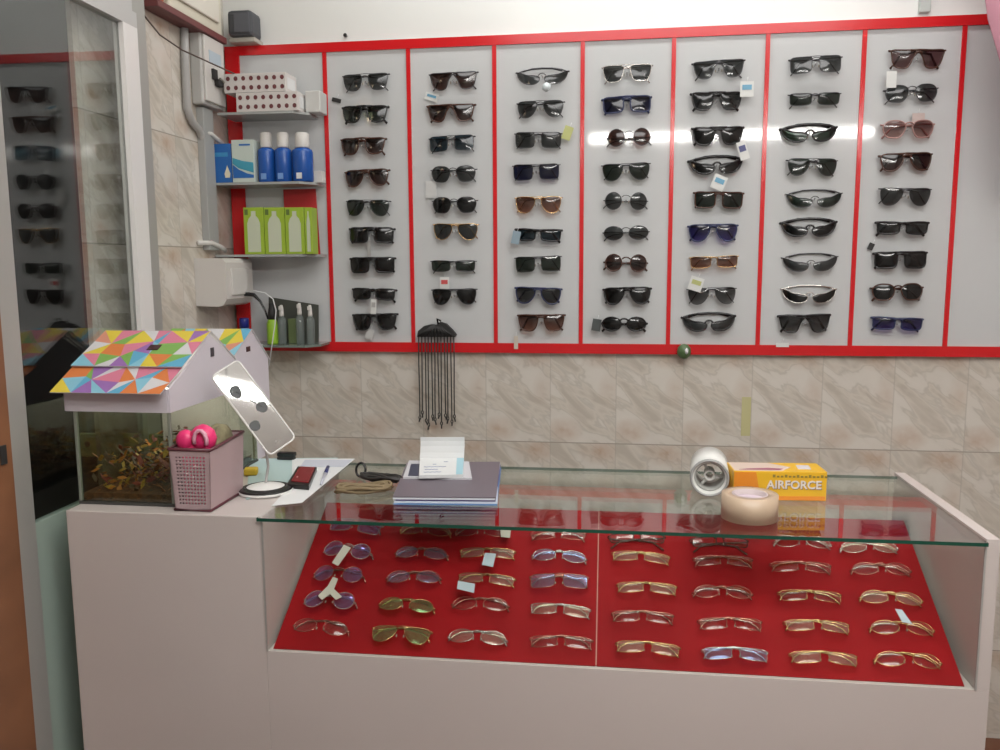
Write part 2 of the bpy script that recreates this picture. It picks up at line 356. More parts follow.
for k, (pa, pb) in enumerate([(254.5, 271), (271.5, 288), (288.5, 308.5)]):
    x0, x1, y0, y1, z0, z1 = sbox(pa, pb, 147, 1, yf+.005, .05); cx = (x0+x1)/2; r = (x1-x0)/2; zb_ = z0; ht = z1-z0
    e = empty('bottle', 'blue lens solution bottle with white cap, %s of three on the second shelf' % ['left', 'middle', 'right'][k], 'bottle', 'blue bottles on the second shelf')
    MB().lathe([(r*.9, 0), (r, .004), (r, ht*.88), (r*.95, ht*.94), (r*.6, ht)], (cx, y0+r, zb_), 20).build('body', bl2, e)
    MB().lathe([(r*.66, ht), (r*.70, ht+.004), (r*.66, ht+.040), (r*.55, ht+.044)], (cx, y0+r, zb_), 16).build('cap', plastic, e)
    MB().box(cx-.009, cx+.007, y0-.0012, y0+.002, zb_+.008, zb_+.025).build('label', paper if k == 2 else mat('label_pale_blue', (.15, .3, .6), .5), e)
x0, x1, y0, y1, z0, z1 = sbox(310, 322, 171, 1, D-.075, .03)
thing(MB().box(x0, x1, y0, y1, z0, z1, .001), 'carton', plastic, 'tiny white box at the right end of the second shelf', 'carton')
# third shelf
lime = mat('carton_lime', (.30, .44, .035), .4); ygr = mat('bottle_print', (.50, .55, .42), .5)
for k, (pa, pb) in enumerate([(243, 263), (263.6, 284), (284.6, 303.5), (304, 311.5)]):
    x0, x1, y0, y1, z0, z1 = sbox(pa, pb, 207.5, 2, yf, .045); cx = (x0+x1)/2; w = x1-x0; h = z1-z0
    e = empty('carton', 'lime green carton printed with a white bottle, %s on the third shelf' % ['leftmost', 'second', 'third', 'narrow rightmost'][k], 'carton', 'lime green cartons')
    MB().box(x0, x1, y0, y1, z0, z1, .001).build('box', lime, e)
    q = min(w*.32, .02)
    if k == 3: q = w*.22
    MB().prism([(cx+a_*q, y0-.0009, z0+h*b_) for a_, b_ in [(-1, .05), (1, .05), (1, .66), (.75, .76), (.35, .82), (.35, .92), (-.35, .92), (-.35, .82), (-.75, .76), (-1, .66)]], (0, .0012, 0)).build('bottle_print', ygr, e)
    if k < 3: MB().box(x0+.004, x0+.014, y0-.0008, y0+.0003, z1-.022, z1-.006).build('logo_print', mat('dark_green_print', (.10, .16, .03), .5), e)
x0 = W(286, 190).x; x1 = W(317, 190).x
thing(MB().prism([(x0, D-.013, shz[2]+.0005), (x1+.008, D-.013, shz[2]+.0005), (x1, D-.013, shz[1]-.012), (x0-.004, D-.013, shz[1]-.012)], (0, .003, 0)), 'card', mat('red_card', (.50, .025, .03), .5),
      'red card leaning behind the lime green cartons', 'card')
# lowest shelf
s4 = shz[3]+.0004
x0 = W(268, 300, .04).x; x1 = W(317, 300, .04).x; zt0 = W(270, 297, .04).z; zt1 = W(317, 305, .04).z
thing(MB().prism([(x0, D-.045, s4), (x1, D-.040, s4), (x1, D-.030, zt1), (x0, D-.035, zt0)], (0, .004, 0)), 'tray', mat('dark_board', (.055, .06, .05), .4), 'dark board with a slanted top leaning behind the spray bottles', 'board')
clear = glassmat('clear_plastic', (.72, .78, .76), 1.45, haze=(.3, .34, .33), hz=.35)
for k, (pc_, py) in enumerate([(282.5, 305), (300.5, 303), (311, 305)]):
    p = un(pc_, 340, (0, D-.085, 0), (0, 1, 0)); t = un(pc_, py, (0, D-.085, 0), (0, 1, 0)).z; r = .0125 if k else .0135
    e = empty('spray_bottle', 'small clear spray bottle with white pump, %s of three on the lowest shelf' % ['left', 'middle', 'right'][k], 'spray bottle', 'clear spray bottles')
    hh = t-s4
    MB().lathe([(r*.9, 0), (r, .004), (r, hh*.62), (r*.5, hh*.72)], (p.x, p.y, s4), 16).build('body', clear, e)
    MB().lathe([(r*.52, hh*.70), (r*.55, hh*.76), (r*.45, hh*.92), (r*.3, hh)], (p.x, p.y, s4), 12).box(p.x-.003, p.x+.003, p.y-.014, p.y, s4+hh*.88, s4+hh*.97).build('pump', plastic, e)
p = un(293, 330, (0, D-.06, 0), (0, 1, 0))
thing(MB().box(p.x-.014, p.x+.014, D-.064, D-.054, s4, s4+.075, .001), 'card', mat('olive_card', (.13, .17, .07), .5), 'olive green card standing between the spray bottles', 'card')
p = un(272.5, 330, (0, D-.09, 0), (0, 1, 0))
e = empty('bottle', 'lime green bottle with black nozzle at the left end of the lowest shelf', 'bottle')
MB().lathe([(.016, 0), (.017, .004), (.017, .06), (.012, .075)], (p.x, p.y, s4), 16).build('body', mat('lime_bottle', (.26, .46, .03), .35), e)
MB().lathe([(.012, .074), (.012, .095), (.006, .125)], (p.x, p.y, s4), 12).build('nozzle', blackm, e)
thing(MB().tube([un(x, y, (0, D-.13, 0), (0, 1, 0)) for x, y in [(237, 294), (246, 294), (254, 295), (260, 301), (265, 310), (268, 319)]], [.0065, .0065, .006, .004, .003, .003], 8), 'hook', black,
      'black curved cable end hanging in front of the white wall unit', 'cable')
thing(MB().tube([un(x, y, (0, D-.145, 0), (0, 1, 0)) for x, y in [(246, 292), (255, 291), (265, 293), (273, 299), (276, 310), (275, 325), (272, 345), (269, 366)]], .0016, 6), 'cable', paper,
      'thin white cable hanging down past the lime green bottle', 'cable')
p = un(244.5, 330, (0, D-.06, 0), (0, 1, 0))
e = empty('bottle', 'white bottle with dark blue cap beside the toy house roof', 'bottle')
zq = un(244, 350, (0, D-.06, 0), (0, 1, 0)).z
MB().lathe([(.016, 0), (.017, .003), (.017, .062), (.012, .07)], (p.x, p.y, zq), 16).build('body', mat('bottle_pale', (.25, .38, .6), .3), e)
MB().lathe([(.0145, .07), (.0145, .098), (.012, .10)], (p.x, p.y, zq), 16).build('cap', mat('cap_blue', (.02, .03, .25), .3), e)
thing(MB().box(p.x-.028, p.x+.03, D-.09, D-.007, zq-.006, zq-.0003, .001), 'ledge', greyp, 'small grey ledge holding the blue capped bottle', 'shelf')
# dark speaker above the panel
a = W(231, 9, .07); b = W(251, 37, .07)
e = empty('speaker', 'dark grey rounded speaker on top of the red frame at left', 'speaker')
MB().box(a.x-.018, b.x, D-.065, D+.0135, ZT+.014, a.z, .012).build('casing', mat('speaker_grey', (.065, .07, .08), .5), e)
MB().box(a.x+.004, b.x-.004, D-.069, D-.0645, ZT+.022, a.z-.01, .003).build('grille', mat('speaker_mesh', (.09, .095, .11), .6), e)
MB().box(a.x-.02, b.x+.002, D-.05, D+.0135, ZT+.0003, ZT+.0138, .002).build('base_plate', mat('base_cream', (.42, .41, .36), .5), e)
p = W(345, 35)
thing(MB().lathe([(.003, 0), (.003, .012), (.006, .014)], (p.x, D+.014, p.z), 8, Matrix.Rotation(pi/2, 3, 'X')), 'nail', blackm, 'small nail in the white wall above the sunglasses', 'nail')
# ---------------------------------------------------------------- eyewear
def smooth(ctrl, n=4):
    out = []; m = len(ctrl)
    for i in range(m):
        p0, p1, p2, p3 = [V((*ctrl[(i+k-1) % m], 0)) for k in range(4)]
        for j in range(n):
            t = j/n
            q = .5*((2*p1)+(-p0+p2)*t+(2*p0-5*p1+4*p2-p3)*t*t+(-p0+3*p1-3*p2+p3)*t*t*t); out.append((q.x, q.y))
    return out
OUT = {
 'wayfarer': ([(-.025, .017), (0, .0205), (.028, .0205), (.031, .010), (.023, -.014), (.005, -.0205), (-.014, -.018), (-.024, -.003)], .036),
 'aviator': ([(-.025, .015), (0, .0185), (.026, .017), (.030, .004), (.022, -.017), (.007, -.023), (-.011, -.018), (-.025, -.001)], .036),
 'round': ([(.0235*cos(t*pi/4), .0235*sin(t*pi/4)) for t in range(8)], .036),
 'square': ([(-.025, .017), (0, .019), (.026, .018), (.029, .004), (.025, -.017), (.0, -.0195), (-.023, -.016), (-.027, .002)], .037),
 'rectangle': ([(-.026, .012), (0, .014), (.027, .013), (.029, .002), (.025, -.012), (.0, -.0145), (-.024, -.011), (-.027, .001)], .036),
 'sport': ([(-.028, -.003), (-.012, .002), (.010, .005), (.037, .015), (.032, -.002), (.014, -.015), (-.008, -.0185), (-.024, -.014)], .035),
 'flat_top': ([(-.033, .0195), (0, .0205), (.031, .0205), (.032, .010), (.024, -.013), (.006, -.0205), (-.012, -.017), (-.023, .004)], .035),
 'geometric': ([(-.026, .010), (-.012, .019), (.016, .019), (.030, .006), (.022, -.015), (.004, -.020), (-.014, -.018), (-.025, -.004)], .036),
 'oval': ([(.028*cos(t*pi/4), .0175*sin(t*pi/4)) for t in range(8)], .036),
}
MESH = {}
def ey_mesh(style, part, r, mt):
    key = (style, part, r, mt.name)
    if key in MESH: return MESH[key]
    ctrl, cx = OUT[style]; ol = smooth(ctrl, 4); k = 3.6 if style == 'sport' else 1.9
    Y = lambda x: k*x*x
    mb = MB()
    if part in ('lens_r', 'lens_l'):
        sg = 1 if part == 'lens_r' else -1; n = len(ol); rings = []
        for sc_, bul in ((.985, 0), (.72, .0012), (.38, .0022)):
            rings.append([mb.bm.verts.new(V((sg*(cx+x*sc_), Y(cx+x*sc_)-bul, z*sc_))) for x, z in ol])
        c = mb.bm.verts.new(V((sg*cx, Y(cx)-.0025, 0)))
        for i in range(n):
            j = (i+1) % n
            for a_, b_ in ((0, 1), (1, 2)): mb.bm.faces.new((rings[a_][i], rings[a_][j], rings[b_][j], rings[b_][i]))
            mb.bm.faces.new((rings[2][i], rings[2][j], c))
        for f in mb.bm.faces: f.smooth = True
    elif part == 'frame':
        for sg in (1, -1): mb.tube([(sg*(cx+x), Y(cx+x), z) for x, z in ol], r, 6, True)
        zi = max(z for x, z in ol if x < -.010)*.55; xi = cx-.0235
        mb.tube([(-xi, Y(xi), zi), (-xi*.5, -.0015, zi+.004), (0, -.002, zi+.005), (xi*.5, -.0015, zi+.004), (xi, Y(xi), zi)], r*1.15, 6)
        if style in ('aviator', 'flat_top', 'wayfarer', 'square') :
            zt_ = max(z for x, z in ol)*.95; xt = cx-.012
            mb.tube([(-xt, Y(xt), zt_), (0, -.001, zt_+.0005), (xt, Y(xt), zt_)], r*(1.3 if r > .0015 else .9), 6)
        for sg in (1, -1):
            xo = max(x for x, z in ol)+cx; zo = [z for x, z in ol if abs(x+cx-xo) < .002][0]
            mb.tube([(sg*(xo-.002), Y(xo), zo), (sg*(xo+.004), Y(xo)+.003, zo+.001), (sg*(xo+.0045), Y(xo)+.008, zo+.001)], max(r*1.2, .0013), 6)
    elif part in ('temple_r', 'temple_l'):
        sg = 1 if part == 'temple_r' else -1
        xo = max(x for x, z in ol)+cx; zo = [z for x, z in ol if abs(x+cx-xo) < .002][0]+.001
        yb = Y(xo)+.009; yy = .020 if sg > 0 else .0245; rr = max(r*1.05, .0011)
        if r <= .0008 or mt.name == 'clear_frame': mid = [(sg*.045, yy, .024), (0, yy, .029), (-sg*.042, yy, .022), (-sg*.058, yy, .010), (-sg*.066, yy, -.004)]
        elif style == 'sport': mid = [(sg*.055, yy, .020), (sg*.03, yy, .0235), (0, yy, .0245), (-sg*.03, yy, .0235), (-sg*.058, yy, .017)]
        else: mid = [(sg*.045, yy, zo+.001), (0, yy, zo-.001), (-sg*.040, yy, zo-.007), (-sg*.056, yy, -.012), (-sg*.064, yy, -.020)]
        mb.tube([(sg*(xo+.0045), yb-.002, zo), (sg*(xo+.001), max(yb, yy-.004), zo)]+mid, rr, 6, flat=1.5)
    elif part in ('pad_r', 'pad_l'):
        sg = 1 if part == 'pad_r' else -1
        mb.ball((sg*.0085, .006, -.003), .003, (.6, .6, 1.5), 1)
    MESH[key] = mb.mesh(part, mt); return MESH[key]
def eyewear(name, label, cat, group, style, r, fm, lm, mw, scale, pads, tm=None, sub=None):
    o = bpy.data.objects.new(name, None); C.objects.link(o); o.empty_display_size = .03
    o['label'] = label; o['category'] = cat; o['group'] = group
    o.matrix_world = mw @ Matrix.Diagonal((scale, scale, scale, 1))
    prt = [('frame', 'frame', fm), ('lens', 'lens_r', lm), ('lens', 'lens_l', lm), ('temple', 'temple_r', tm or fm), ('temple', 'temple_l', tm or fm)]
    if pads: prt += [('nose_pad', 'pad_r', M_pad), ('nose_pad', 'pad_l', M_pad)]
    for nm, pt, mt in prt:
        c = bpy.data.objects.new(nm, ey_mesh(style, pt, r, mt)); C.objects.link(c); c.parent = o
    return o
M_pad = glassmat('nose_pad_clear', (.8, .78, .7), 1.45, haze=(.6, .55, .45), hz=.4)
FR = dict(black=black, gun=mat('gunmetal', (.08, .08, .085), .3, .8), gold=mat('gold_wire', (.62, .42, .20), .22, 1.0), brown=mat('tortoise_brown', (.07, .03, .02), .25),
          silver=mat('silver_wire', (.62, .60, .56), .2, 1.0), rose=mat('rose_wire', (.45, .22, .17), .25, .9), navy=mat('navy_frame', (.02, .03, .09), .3), pink=mat('pale_pink_frame', (.38, .22, .2), .3))
LN = dict(black=lensmat('lens_black', (.012, .014, .014), (.03, .034, .034)), smoke=lensmat('lens_smoke', (.06, .068, .068), (.14, .15, .15)), green=lensmat('lens_green', (.03, .05, .038), (.08, .11, .09)),
          brown=lensmat('lens_brown', (.05, .022, .018), (.16, .085, .07)), tan=lensmat('lens_tan', (.12, .05, .035), (.50, .30, .23)), blue=lensmat('lens_blue', (.015, .05, .075), (.07, .12, .15)),
          navy=lensmat('lens_navy', (.015, .02, .06), (.05, .06, .15)), purple=lensmat('lens_purple', (.03, .025, .14), (.16, .14, .40)), mauve=lensmat('lens_mauve', (.16, .075, .075), (.30, .18, .18)),
          pink=lensmat('lens_pink', (.30, .16, .15), (.65, .5, .47)), grad=lensmat('lens_grey_gradient', (.02, .02, .02), (.30, .31, .31)))
for k_ in LN: pass
CN = dict(black='black', gun='gunmetal', gold='gold', brown='brown', silver='silver', rose='rose gold', navy='navy', pink='pink')
LNn = dict(black='black', smoke='smoke grey', green='dark green', brown='brown', tan='tan gradient', blue='teal blue', navy='navy', purple='purple', mauve='mauve', pink='pale pink', grad='grey gradient')
cols = [
 [(365, 82, 'wayfarer', 'gun', 'smoke'), (364, 114, 'wayfarer', 'black', 'green'), (362, 146, 'wayfarer', 'brown', 'brown'), (366, 177, 'aviator', 'brown', 'brown'), (367, 207, 'aviator', 'gun', 'green'),
  (371, 235, 'square', 'black', 'black'), (372, 265, 'square', 'black', 'black'), (373, 294, 'rectangle', 'black', 'black'), (374, 322, 'wayfarer', 'black', 'black')],
 [(453, 81, 'flat_top', 'gun', 'brown'), (450.5, 113, 'flat_top', 'brown', 'brown'), (451, 143, 'square', 'gun', 'blue'), (453, 174, 'geometric', 'gun', 'smoke'), (454, 205, 'geometric', 'gun', 'black'),
  (455, 231, 'aviator', 'gold', 'smoke'), (453, 266, 'rectangle', 'gun', 'green'), (454, 296, 'aviator', 'gun', 'black')],
 [(542, 76, 'sport', 'gun', 'smoke'), (540, 108, 'aviator', 'gun', 'smoke'), (538, 140, 'square', 'gun', 'smoke'), (536, 172, 'square', 'gun', 'navy'), (538, 204, 'aviator', 'gold', 'tan'),
  (538, 235, 'rectangle', 'black', 'blue'), (538, 264, 'square', 'gun', 'green'), (538, 295, 'aviator', 'navy', 'smoke'), (541, 323, 'wayfarer', 'brown', 'tan')],
 [(627, 73, 'wayfarer', 'silver', 'smoke'), (627, 104, 'square', 'navy', 'navy'), (629, 137, 'round', 'gun', 'brown'), (626, 171, 'aviator', 'gun', 'green'), (626, 201, 'round', 'gun', 'smoke'),
  (626, 233, 'oval', 'gun', 'smoke'), (626, 263, 'round', 'brown', 'brown'), (627, 295, 'aviator', 'black', 'black'), (624, 324, 'oval', 'black', 'black')],
 [(719, 69, 'flat_top', 'gun', 'smoke'), (717, 101, 'wayfarer', 'black', 'smoke'), (718, 136, 'wayfarer', 'black', 'black'), (717, 165, 'sport', 'black', 'black'), (719, 200, 'square', 'brown', 'green'),
  (713, 232, 'aviator', 'navy', 'purple'), (714, 262, 'rectangle', 'gold', 'tan'), (712, 295, 'aviator', 'gun', 'grad'), (709, 323, 'sport', 'black', 'smoke')],
 [(816, 64, 'square', 'gun', 'smoke'), (815, 99, 'rectangle', 'gun', 'green'), (810, 133, 'sport', 'black', 'green'), (813, 166, 'aviator', 'gun', 'green'), (815, 199, 'sport', 'gun', 'green'),
  (810, 228, 'sport', 'black', 'black'), (811, 263, 'sport', 'gun', 'smoke'), (810, 295, 'sport', 'silver', 'black'), (805, 324, 'flat_top', 'black', 'grad')],
 [(918, 59, 'flat_top', 'brown', 'mauve'), (912, 93, 'geometric', 'gun', 'smoke'), (909, 129, 'geometric', 'pink', 'pink'), (907, 161, 'aviator', 'brown', 'brown'), (906, 196, 'aviator', 'gun', 'smoke'),
  (903, 228, 'rectangle', 'black', 'smoke'), (901, 260, 'square', 'black', 'black'), (898, 292, 'geometric', 'brown', 'black'), (898, 324, 'rectangle', 'navy', 'purple')]]
CW = ['leftmost', 'second', 'third', 'fourth', 'fifth', 'sixth', 'rightmost']
peg = glassmat('clear_peg', (.85, .86, .86), 1.45, haze=(.5, .5, .5), hz=.3)
thick = {'black': .0022, 'brown': .0019, 'navy': .0019, 'pink': .0018}
for ci, col in enumerate(cols):
    for ri, (px, py, st, fr, ln) in enumerate(col):
        c = W(px, py, .032); r = thick.get(fr, .0010)
        if st == 'flat_top': r = max(r, .0013)
        rx = {'sport': -.12}.get(st, random.uniform(-.12, .12))
        mw = Matrix.Translation(c) @ Matrix.Rotation(random.uniform(-.035, .035), 4, 'Y') @ Matrix.Rotation(random.uniform(-.06, .06), 4, 'Z') @ Matrix.Rotation(rx, 4, 'X')
        eyewear('sunglasses', '%s %s sunglasses with %s lenses, %s in the %s wall column' % (CN[fr], st.replace('_', ' '), LNn[ln], 'top' if ri == 0 else ('lowest' if ri == len(col)-1 else ORD[ri] + ' down'), CW[ci]),
                'sunglasses', 'sunglasses on the wall display board', st, r, FR[fr], LN[ln], mw @ Matrix.Diagonal((1, 1, 1.22 if st == 'sport' else (1.05 if st == 'round' else 1.14), 1)), 1.0, fr in ('gold', 'silver', 'gun'))
        MB().tube([(c.x, D+.0004, c.z-.001), (c.x, D-.026, c.z-.001), (c.x, D-.030, c.z+.003)], .0022, 8).build('peg', peg, P)
# tags hanging near the sunglasses
def tag(px0, px1, py0, py1, m, label, rot=0, off=.012, th=.0012, name='price_tag', extra=None):
    a = W(px0, py1, off); b = W(px1, py0, off); c = (a+b)/2; w = (b.x-a.x)/2; h = (b.z-a.z)/2
    R = Matrix.Translation((c.x, c.y, c.z)) @ Matrix.Rotation(rot, 4, 'Y')
    e = empty(name, label, 'price tag')
    MB().box(-w, w, -th/2, th/2, -h, h, 0, R).build('card', m, e)
    if extra: MB().box(-w*.7, w*.7, -th/2-.0008, -th/2+.0002, -h*.1, h*.55, 0, R).build('print', extra, e)
    MB().tube([R @ V((0, 0, h*.9)), R @ V((.002, .002, h+.012))], .0006, 4).build('string', paper, e)
    return e
tg = mat('tag_white', (.66, .68, .66), .5); tgb = mat('tag_blue', (.12, .34, .50), .4); tgr = mat('tag_red', (.55, .08, .08), .5); tgn = mat('tag_navy', (.08, .09, .22), .5); tgy = mat('tag_yellow', (.45, .48, .18), .5)
tag(425, 438, 93, 101, tg, 'pale crystal tag under the top pair of the second column', .3, extra=tgb)
tag(426, 436, 181, 198, mat('tag_faint', (.58, .59, .58), .5), 'faint white tag beside the fourth pair of the second column')
tag(440, 449, 277, 290, tg, 'white tag with red print above the lowest pair of the second column', extra=tgr)
tag(740, 754, 81, 97, tg, 'white and teal tag right of the fifth column second pair', extra=tgb, off=.04)
tag(738, 748, 141, 160, tg, 'navy striped tag at the right end of the third pair, fifth column', -.3, extra=tgn, off=.045)
tag(712, 726, 175, 190, tg, 'white and blue tag between fourth and fifth pairs of the fifth column', .4, extra=tgb, off=.04)
tag(689, 703, 277, 291, tg, 'white tag with olive print over a grey gradient pair', .3, extra=tgy, off=.045)
tag(886, 897, 71, 88, tg, 'blank white tag left of the second pair in the rightmost column', off=.04)
tag(563, 572, 126, 140, tgy, 'yellow green folded tag at the right of the third column', .35, off=.03)
tag(912, 925, 113, 122, mat('tag_pink', (.55, .45, .42), .5), 'small pinkish tag above the pale pink sunglasses', off=.02)
tag(512, 520, 231, 244, mat('tag_bluegrey', (.25, .34, .40), .5), 'blue grey tag on the left lens of the third column sixth pair', .2, off=.045)
tag(592, 601, 319, 331, mat('tag_dark', (.06, .07, .07), .5), 'dark tag left of the lowest pair in the fourth column', .15, off=.03)
tag(514, 518, 336, 349, mat('tag_cream', (.55, .5, .42), .5), 'tiny cream tag hanging over the red border under the third column', off=.012)
tag(776, 789, 343, 347, tg, 'small white sticker on the red lower border', off=.0075)
tag(332, 341, 98, 102.5, blackm, 'short black clip left of the leftmost column', .25, off=.01)
tag(868, 874, 243, 250, blackm, 'small black clip left of the rightmost column', .4, off=.01)
tag(367.5, 370.5, 241, 256, greyp, 'thin grey strip hanging under the sixth pair, leftmost column', off=.02)
tag(371, 376, 299, 314, tg, 'striped grey tag between the two lowest pairs, leftmost column', .05, extra=greyp, off=.045)
tag(366, 373, 329, 339, mat('tag_faint', (.58, .59, .58), .5), 'pale tag hanging below the lowest pair, leftmost column', .3, off=.02)
p = W(546.5, 87, .05)
thing(MB().ball(p, .0145, (1, .5, 1), 1), 'crystal_pendant', mat('crystal', (.62, .70, .72), .08, spec=1), 'pale faceted crystal pendant on the top pair of the third column', 'pendant')
p = W(684, 351.5, .03)
e = empty('trinket', 'round green and white ornament on the red lower border', 'ornament')
MB().ball(p, .021, (1, .75, 1.1), 2).build('ball', mat('ornament_green', (.08, .14, .055), .3), e)
MB().ball(p+V((.006, -.013, .002)), .008, (.8, .6, 1.3), 1).build('white_spot', paper, e)
# eyewear cords on a hook
N_C = 12
e = empty('cord_holder', 'black bunched knot of cord loops on a hook at the lower border', 'cord holder')
mb = MB(); ptop = [(411+6, 336), (418, 331), (424, 326), (430, 324.5), (436, 325), (440, 322), (446, 324), (452, 330), (456, 335), (455, 337), (417, 337)]
mb.prism([W(x, y, .030) for x, y in ptop], (0, .018, 0))
for k in range(9): mb.tube([W(418+k*4.3, 336, .034), W(425+k*2.6, 329+.6*abs(k-4), .036), W(434+k*.6, 325, .03)], .0035, 6)
mb.build('knot', blackm, e)
MB().tube([(W(438, 323).x, D-.003, W(438, 323).z), W(438, 323, .03), W(437, 319, .036), W(441, 321, .034)], .003, 6).build('hook', black, e)
cm = mat('cord_grey_black', (.03, .03, .028), .6)
for k in range(N_C):
    x = 418.5 + k*3.2; yb = [421, 416, 424, 428, 420, 423, 418, 427, 419, 422, 425, 420][k]; off = .017+.005*(k % 3)
    mb = MB(); a = W(x, 336, off); b = W(x+(.6 if k % 2 else 1.4), yb-5, off)
    mb.tube([a, a.lerp(b, .33)+V((.0008*((k % 3)-1), 0, 0)), a.lerp(b, .66), b], .0019, 5)
    mb.tube([b+V((.003*cos(t), .001*sin(t*2), -.005+.006*sin(t))) for t in [i*pi/4 for i in range(8)]], .0017, 5, True)
    mb.tube([b+V((0, 0, -.008)), b+V((.003*((k % 3)-1), 0, -.018-.003*(k % 2)))], .0024, 5)
    thing(mb, 'eyewear_cord', cm, 'thin black eyewear cord with looped end hanging below the black knot', 'eyewear cord', 'eyewear cords')
# yellow stain strip on tile
a = W(742, 397, -.013); b = W(750, 436, -.013)
thing(MB().box(a.x, b.x, D+.0130, D+.0139, b.z, a.z), 'tape_strip', mat('yellow_stain', (.52, .50, .26), .5), 'faded yellow strip stuck on the tiles behind the paper roll', 'tape')
# ---------------------------------------------------------------- counter
Rc = Matrix.Translation((0, DF, 0)) @ Matrix.Rotation(CY, 4, 'Z')
K = empty('display_counter', 'white laminate counter with glass topped eyewear showcase', 'counter')
def cb(*a, **k): return MB().box(*a, M=Rc, **k)
XRR = WR+.022
cb(XL, WL, 0, DEP+.02, FLOOR, HC, bev=.002).build('cabinet', white, K)
cb(WL+.0005, XRR, 0, .0085, FLOOR, HB).build('front_panel', white, K)
cb(WR, XRR, .0090, DEP+.02, FLOOR, HC+.004).build('side_panel', white, K)
cb(WR, XRR, 0, .0088, HB+.0003, HC+.004).build('corner_post', white, K)
cb(WL+.001, WR-.001, .009, DEP+.015, HB-.018, HB-.0005).build('showcase_floor', white, K)
cb(WL+.001, WR-.001, DEP-.002, DEP+.015, FLOOR, HB-.019).build('back_panel', white, K)
mb = MB(); mb.box(WL-.006, WR+.0, -.008, DEP, HC-.0065, HC, M=Rc)
mb.bm.faces.ensure_lookup_table()
for f in mb.bm.faces:
    f.normal_update()
    if abs(f.normal.z) < .5: f.material_index = 1
mb.build('glass_top', [M_top, M_edge], K)
cb(WL+.001, WR-.001, .001, .006, HB+.0005, HC-.007).build('front_glass', M_glass, K)
cb(WL+.002, WR-.002, DEP-.006, DEP-.001, HB+.0005, HC-.007).build('rear_glass', M_glass, K)
# trim line round the showcase window
cb(WL-.0004, WL+.003, -.002, .0005, HB, HC-.007).build('edge_trim', alud, K)
cb(WR-.003, WR+.0004, -.002, .0005, HB, HC-.007).build('edge_trim', alud, K)
# sloped red boards
BX0, BX1, BXM = -.655, .618, un(598, 600, (0, 1.62, 0), (0, 1, 0)).x
yb0 = .010; zb0 = HB+.001; BA = radians(30.0); BL = .392
def bpt(x, t, n=0.0): return Rc @ V((x, yb0+t*cos(BA)-n*sin(BA), zb0+t*sin(BA)+n*cos(BA)))
for k, (xa, xb) in enumerate([(BX0, BXM-.001), (BXM+.001, BX1)]):
    MB().prism([bpt(xa, 0), bpt(xb, 0), bpt(xb, BL), bpt(xa, BL)], bpt(0, 0, -.006)-bpt(0, 0)).build('sloped_board', redfelt, K)
MB().prism([bpt(BXM-.001, .002, .0002), bpt(BXM+.0012, .002, .0002), bpt(BXM+.0012, BL, .0002), bpt(BXM-.001, BL, .0002)], bpt(0, 0, -.003)-bpt(0, 0)).build('seam', mat('seam_pink', (.45, .2, .16), .5), K)
# spectacles on the board
SL = dict(clear=lensmat('lens_clear', (.90, .89, .86), (.90, .89, .86), .03), violet=lensmat('lens_violet_coat', (.62, .55, .85), (.62, .55, .85), .10, (.45, .40, 1.0), .05),
          blue=lensmat('lens_blue_coat', (.72, .72, .92), (.72, .72, .92), .10, (.4, .6, 1.0), .06), green=lensmat('lens_green_coat', (.60, .66, .36), (.55, .62, .30), .06, (.5, 1, .5), .08),
          amber=lensmat('lens_clear_warm', (.85, .78, .66), (.85, .78, .66), .04, (1, .9, .75), .08))
SLn = dict(clear='clear', violet='violet coated', blue='blue coated', green='green tinted', amber='warm clear')
FR['clear'] = glassmat('clear_frame', (.85, .8, .78), 1.5, haze=(.5, .35, .32), hz=.35)
CN['clear'] = 'clear'
sp = [
 [(355, 525, 'square', 'clear', 'violet'), (347, 549, 'round', 'clear', 'violet'), (338, 573, 'round', 'rose', 'violet'), (329, 599, 'round', 'clear', 'violet'), (320, 626, 'oval', 'rose', 'clear')],
 [(425, 529, 'oval', 'gold', 'clear'), (421, 552, 'oval', 'rose', 'blue'), (413, 576, 'oval', 'rose', 'blue'), (406, 604, 'oval', 'gold', 'green'), (400, 633, 'aviator', 'gold', 'green')],
 [(481, 530, 'oval', 'rose', 'clear'), (487, 552, 'rectangle', 'gold', 'amber'), (486, 578, 'rectangle', 'gold', 'amber'), (480, 603, 'oval', 'rose', 'clear'), (477, 636, 'oval', 'silver', 'amber')],
 [(558, 534, 'rectangle', 'rose', 'clear'), (559, 555, 'oval', 'silver', 'blue'), (559, 580, 'square', 'rose', 'blue'), (560, 609, 'rectangle', 'silver', 'amber'), (561, 641, 'rectangle', 'rose', 'clear')],
 [(637, 537, 'rectangle', 'brown', 'clear'), (641, 556, 'rectangle', 'gold', 'amber'), (647, 587, 'rectangle', 'gold', 'amber'), (643, 616, 'rectangle', 'rose', 'clear'), (648, 647, 'rectangle', 'gold', 'amber')],
 [(720, 541, 'rectangle', 'brown', 'clear'), (724, 560, 'rectangle', 'rose', 'clear'), (723, 591, 'oval', 'rose', 'clear'), (731, 623, 'rectangle', 'rose', 'clear'), (736, 653, 'rectangle', 'silver', 'blue')],
 [(803, 541, 'oval', 'silver', 'clear'), (802, 566, 'rectangle', 'rose', 'clear'), (811, 595, 'rectangle', 'gold', 'clear'), (818, 625, 'rectangle', 'gold', 'amber'), (825, 657, 'rectangle', 'gold', 'amber')],
 [(870, 546, 'oval', 'silver', 'amber'), (882, 568, 'oval', 'rose', 'clear'), (892, 597, 'oval', 'gold', 'amber'), (903, 627, 'oval', 'gold', 'clear'), (909, 659, 'oval', 'gold', 'clear')]]
bn = (Rc.to_3x3() @ V((0, -sin(BA), cos(BA))))
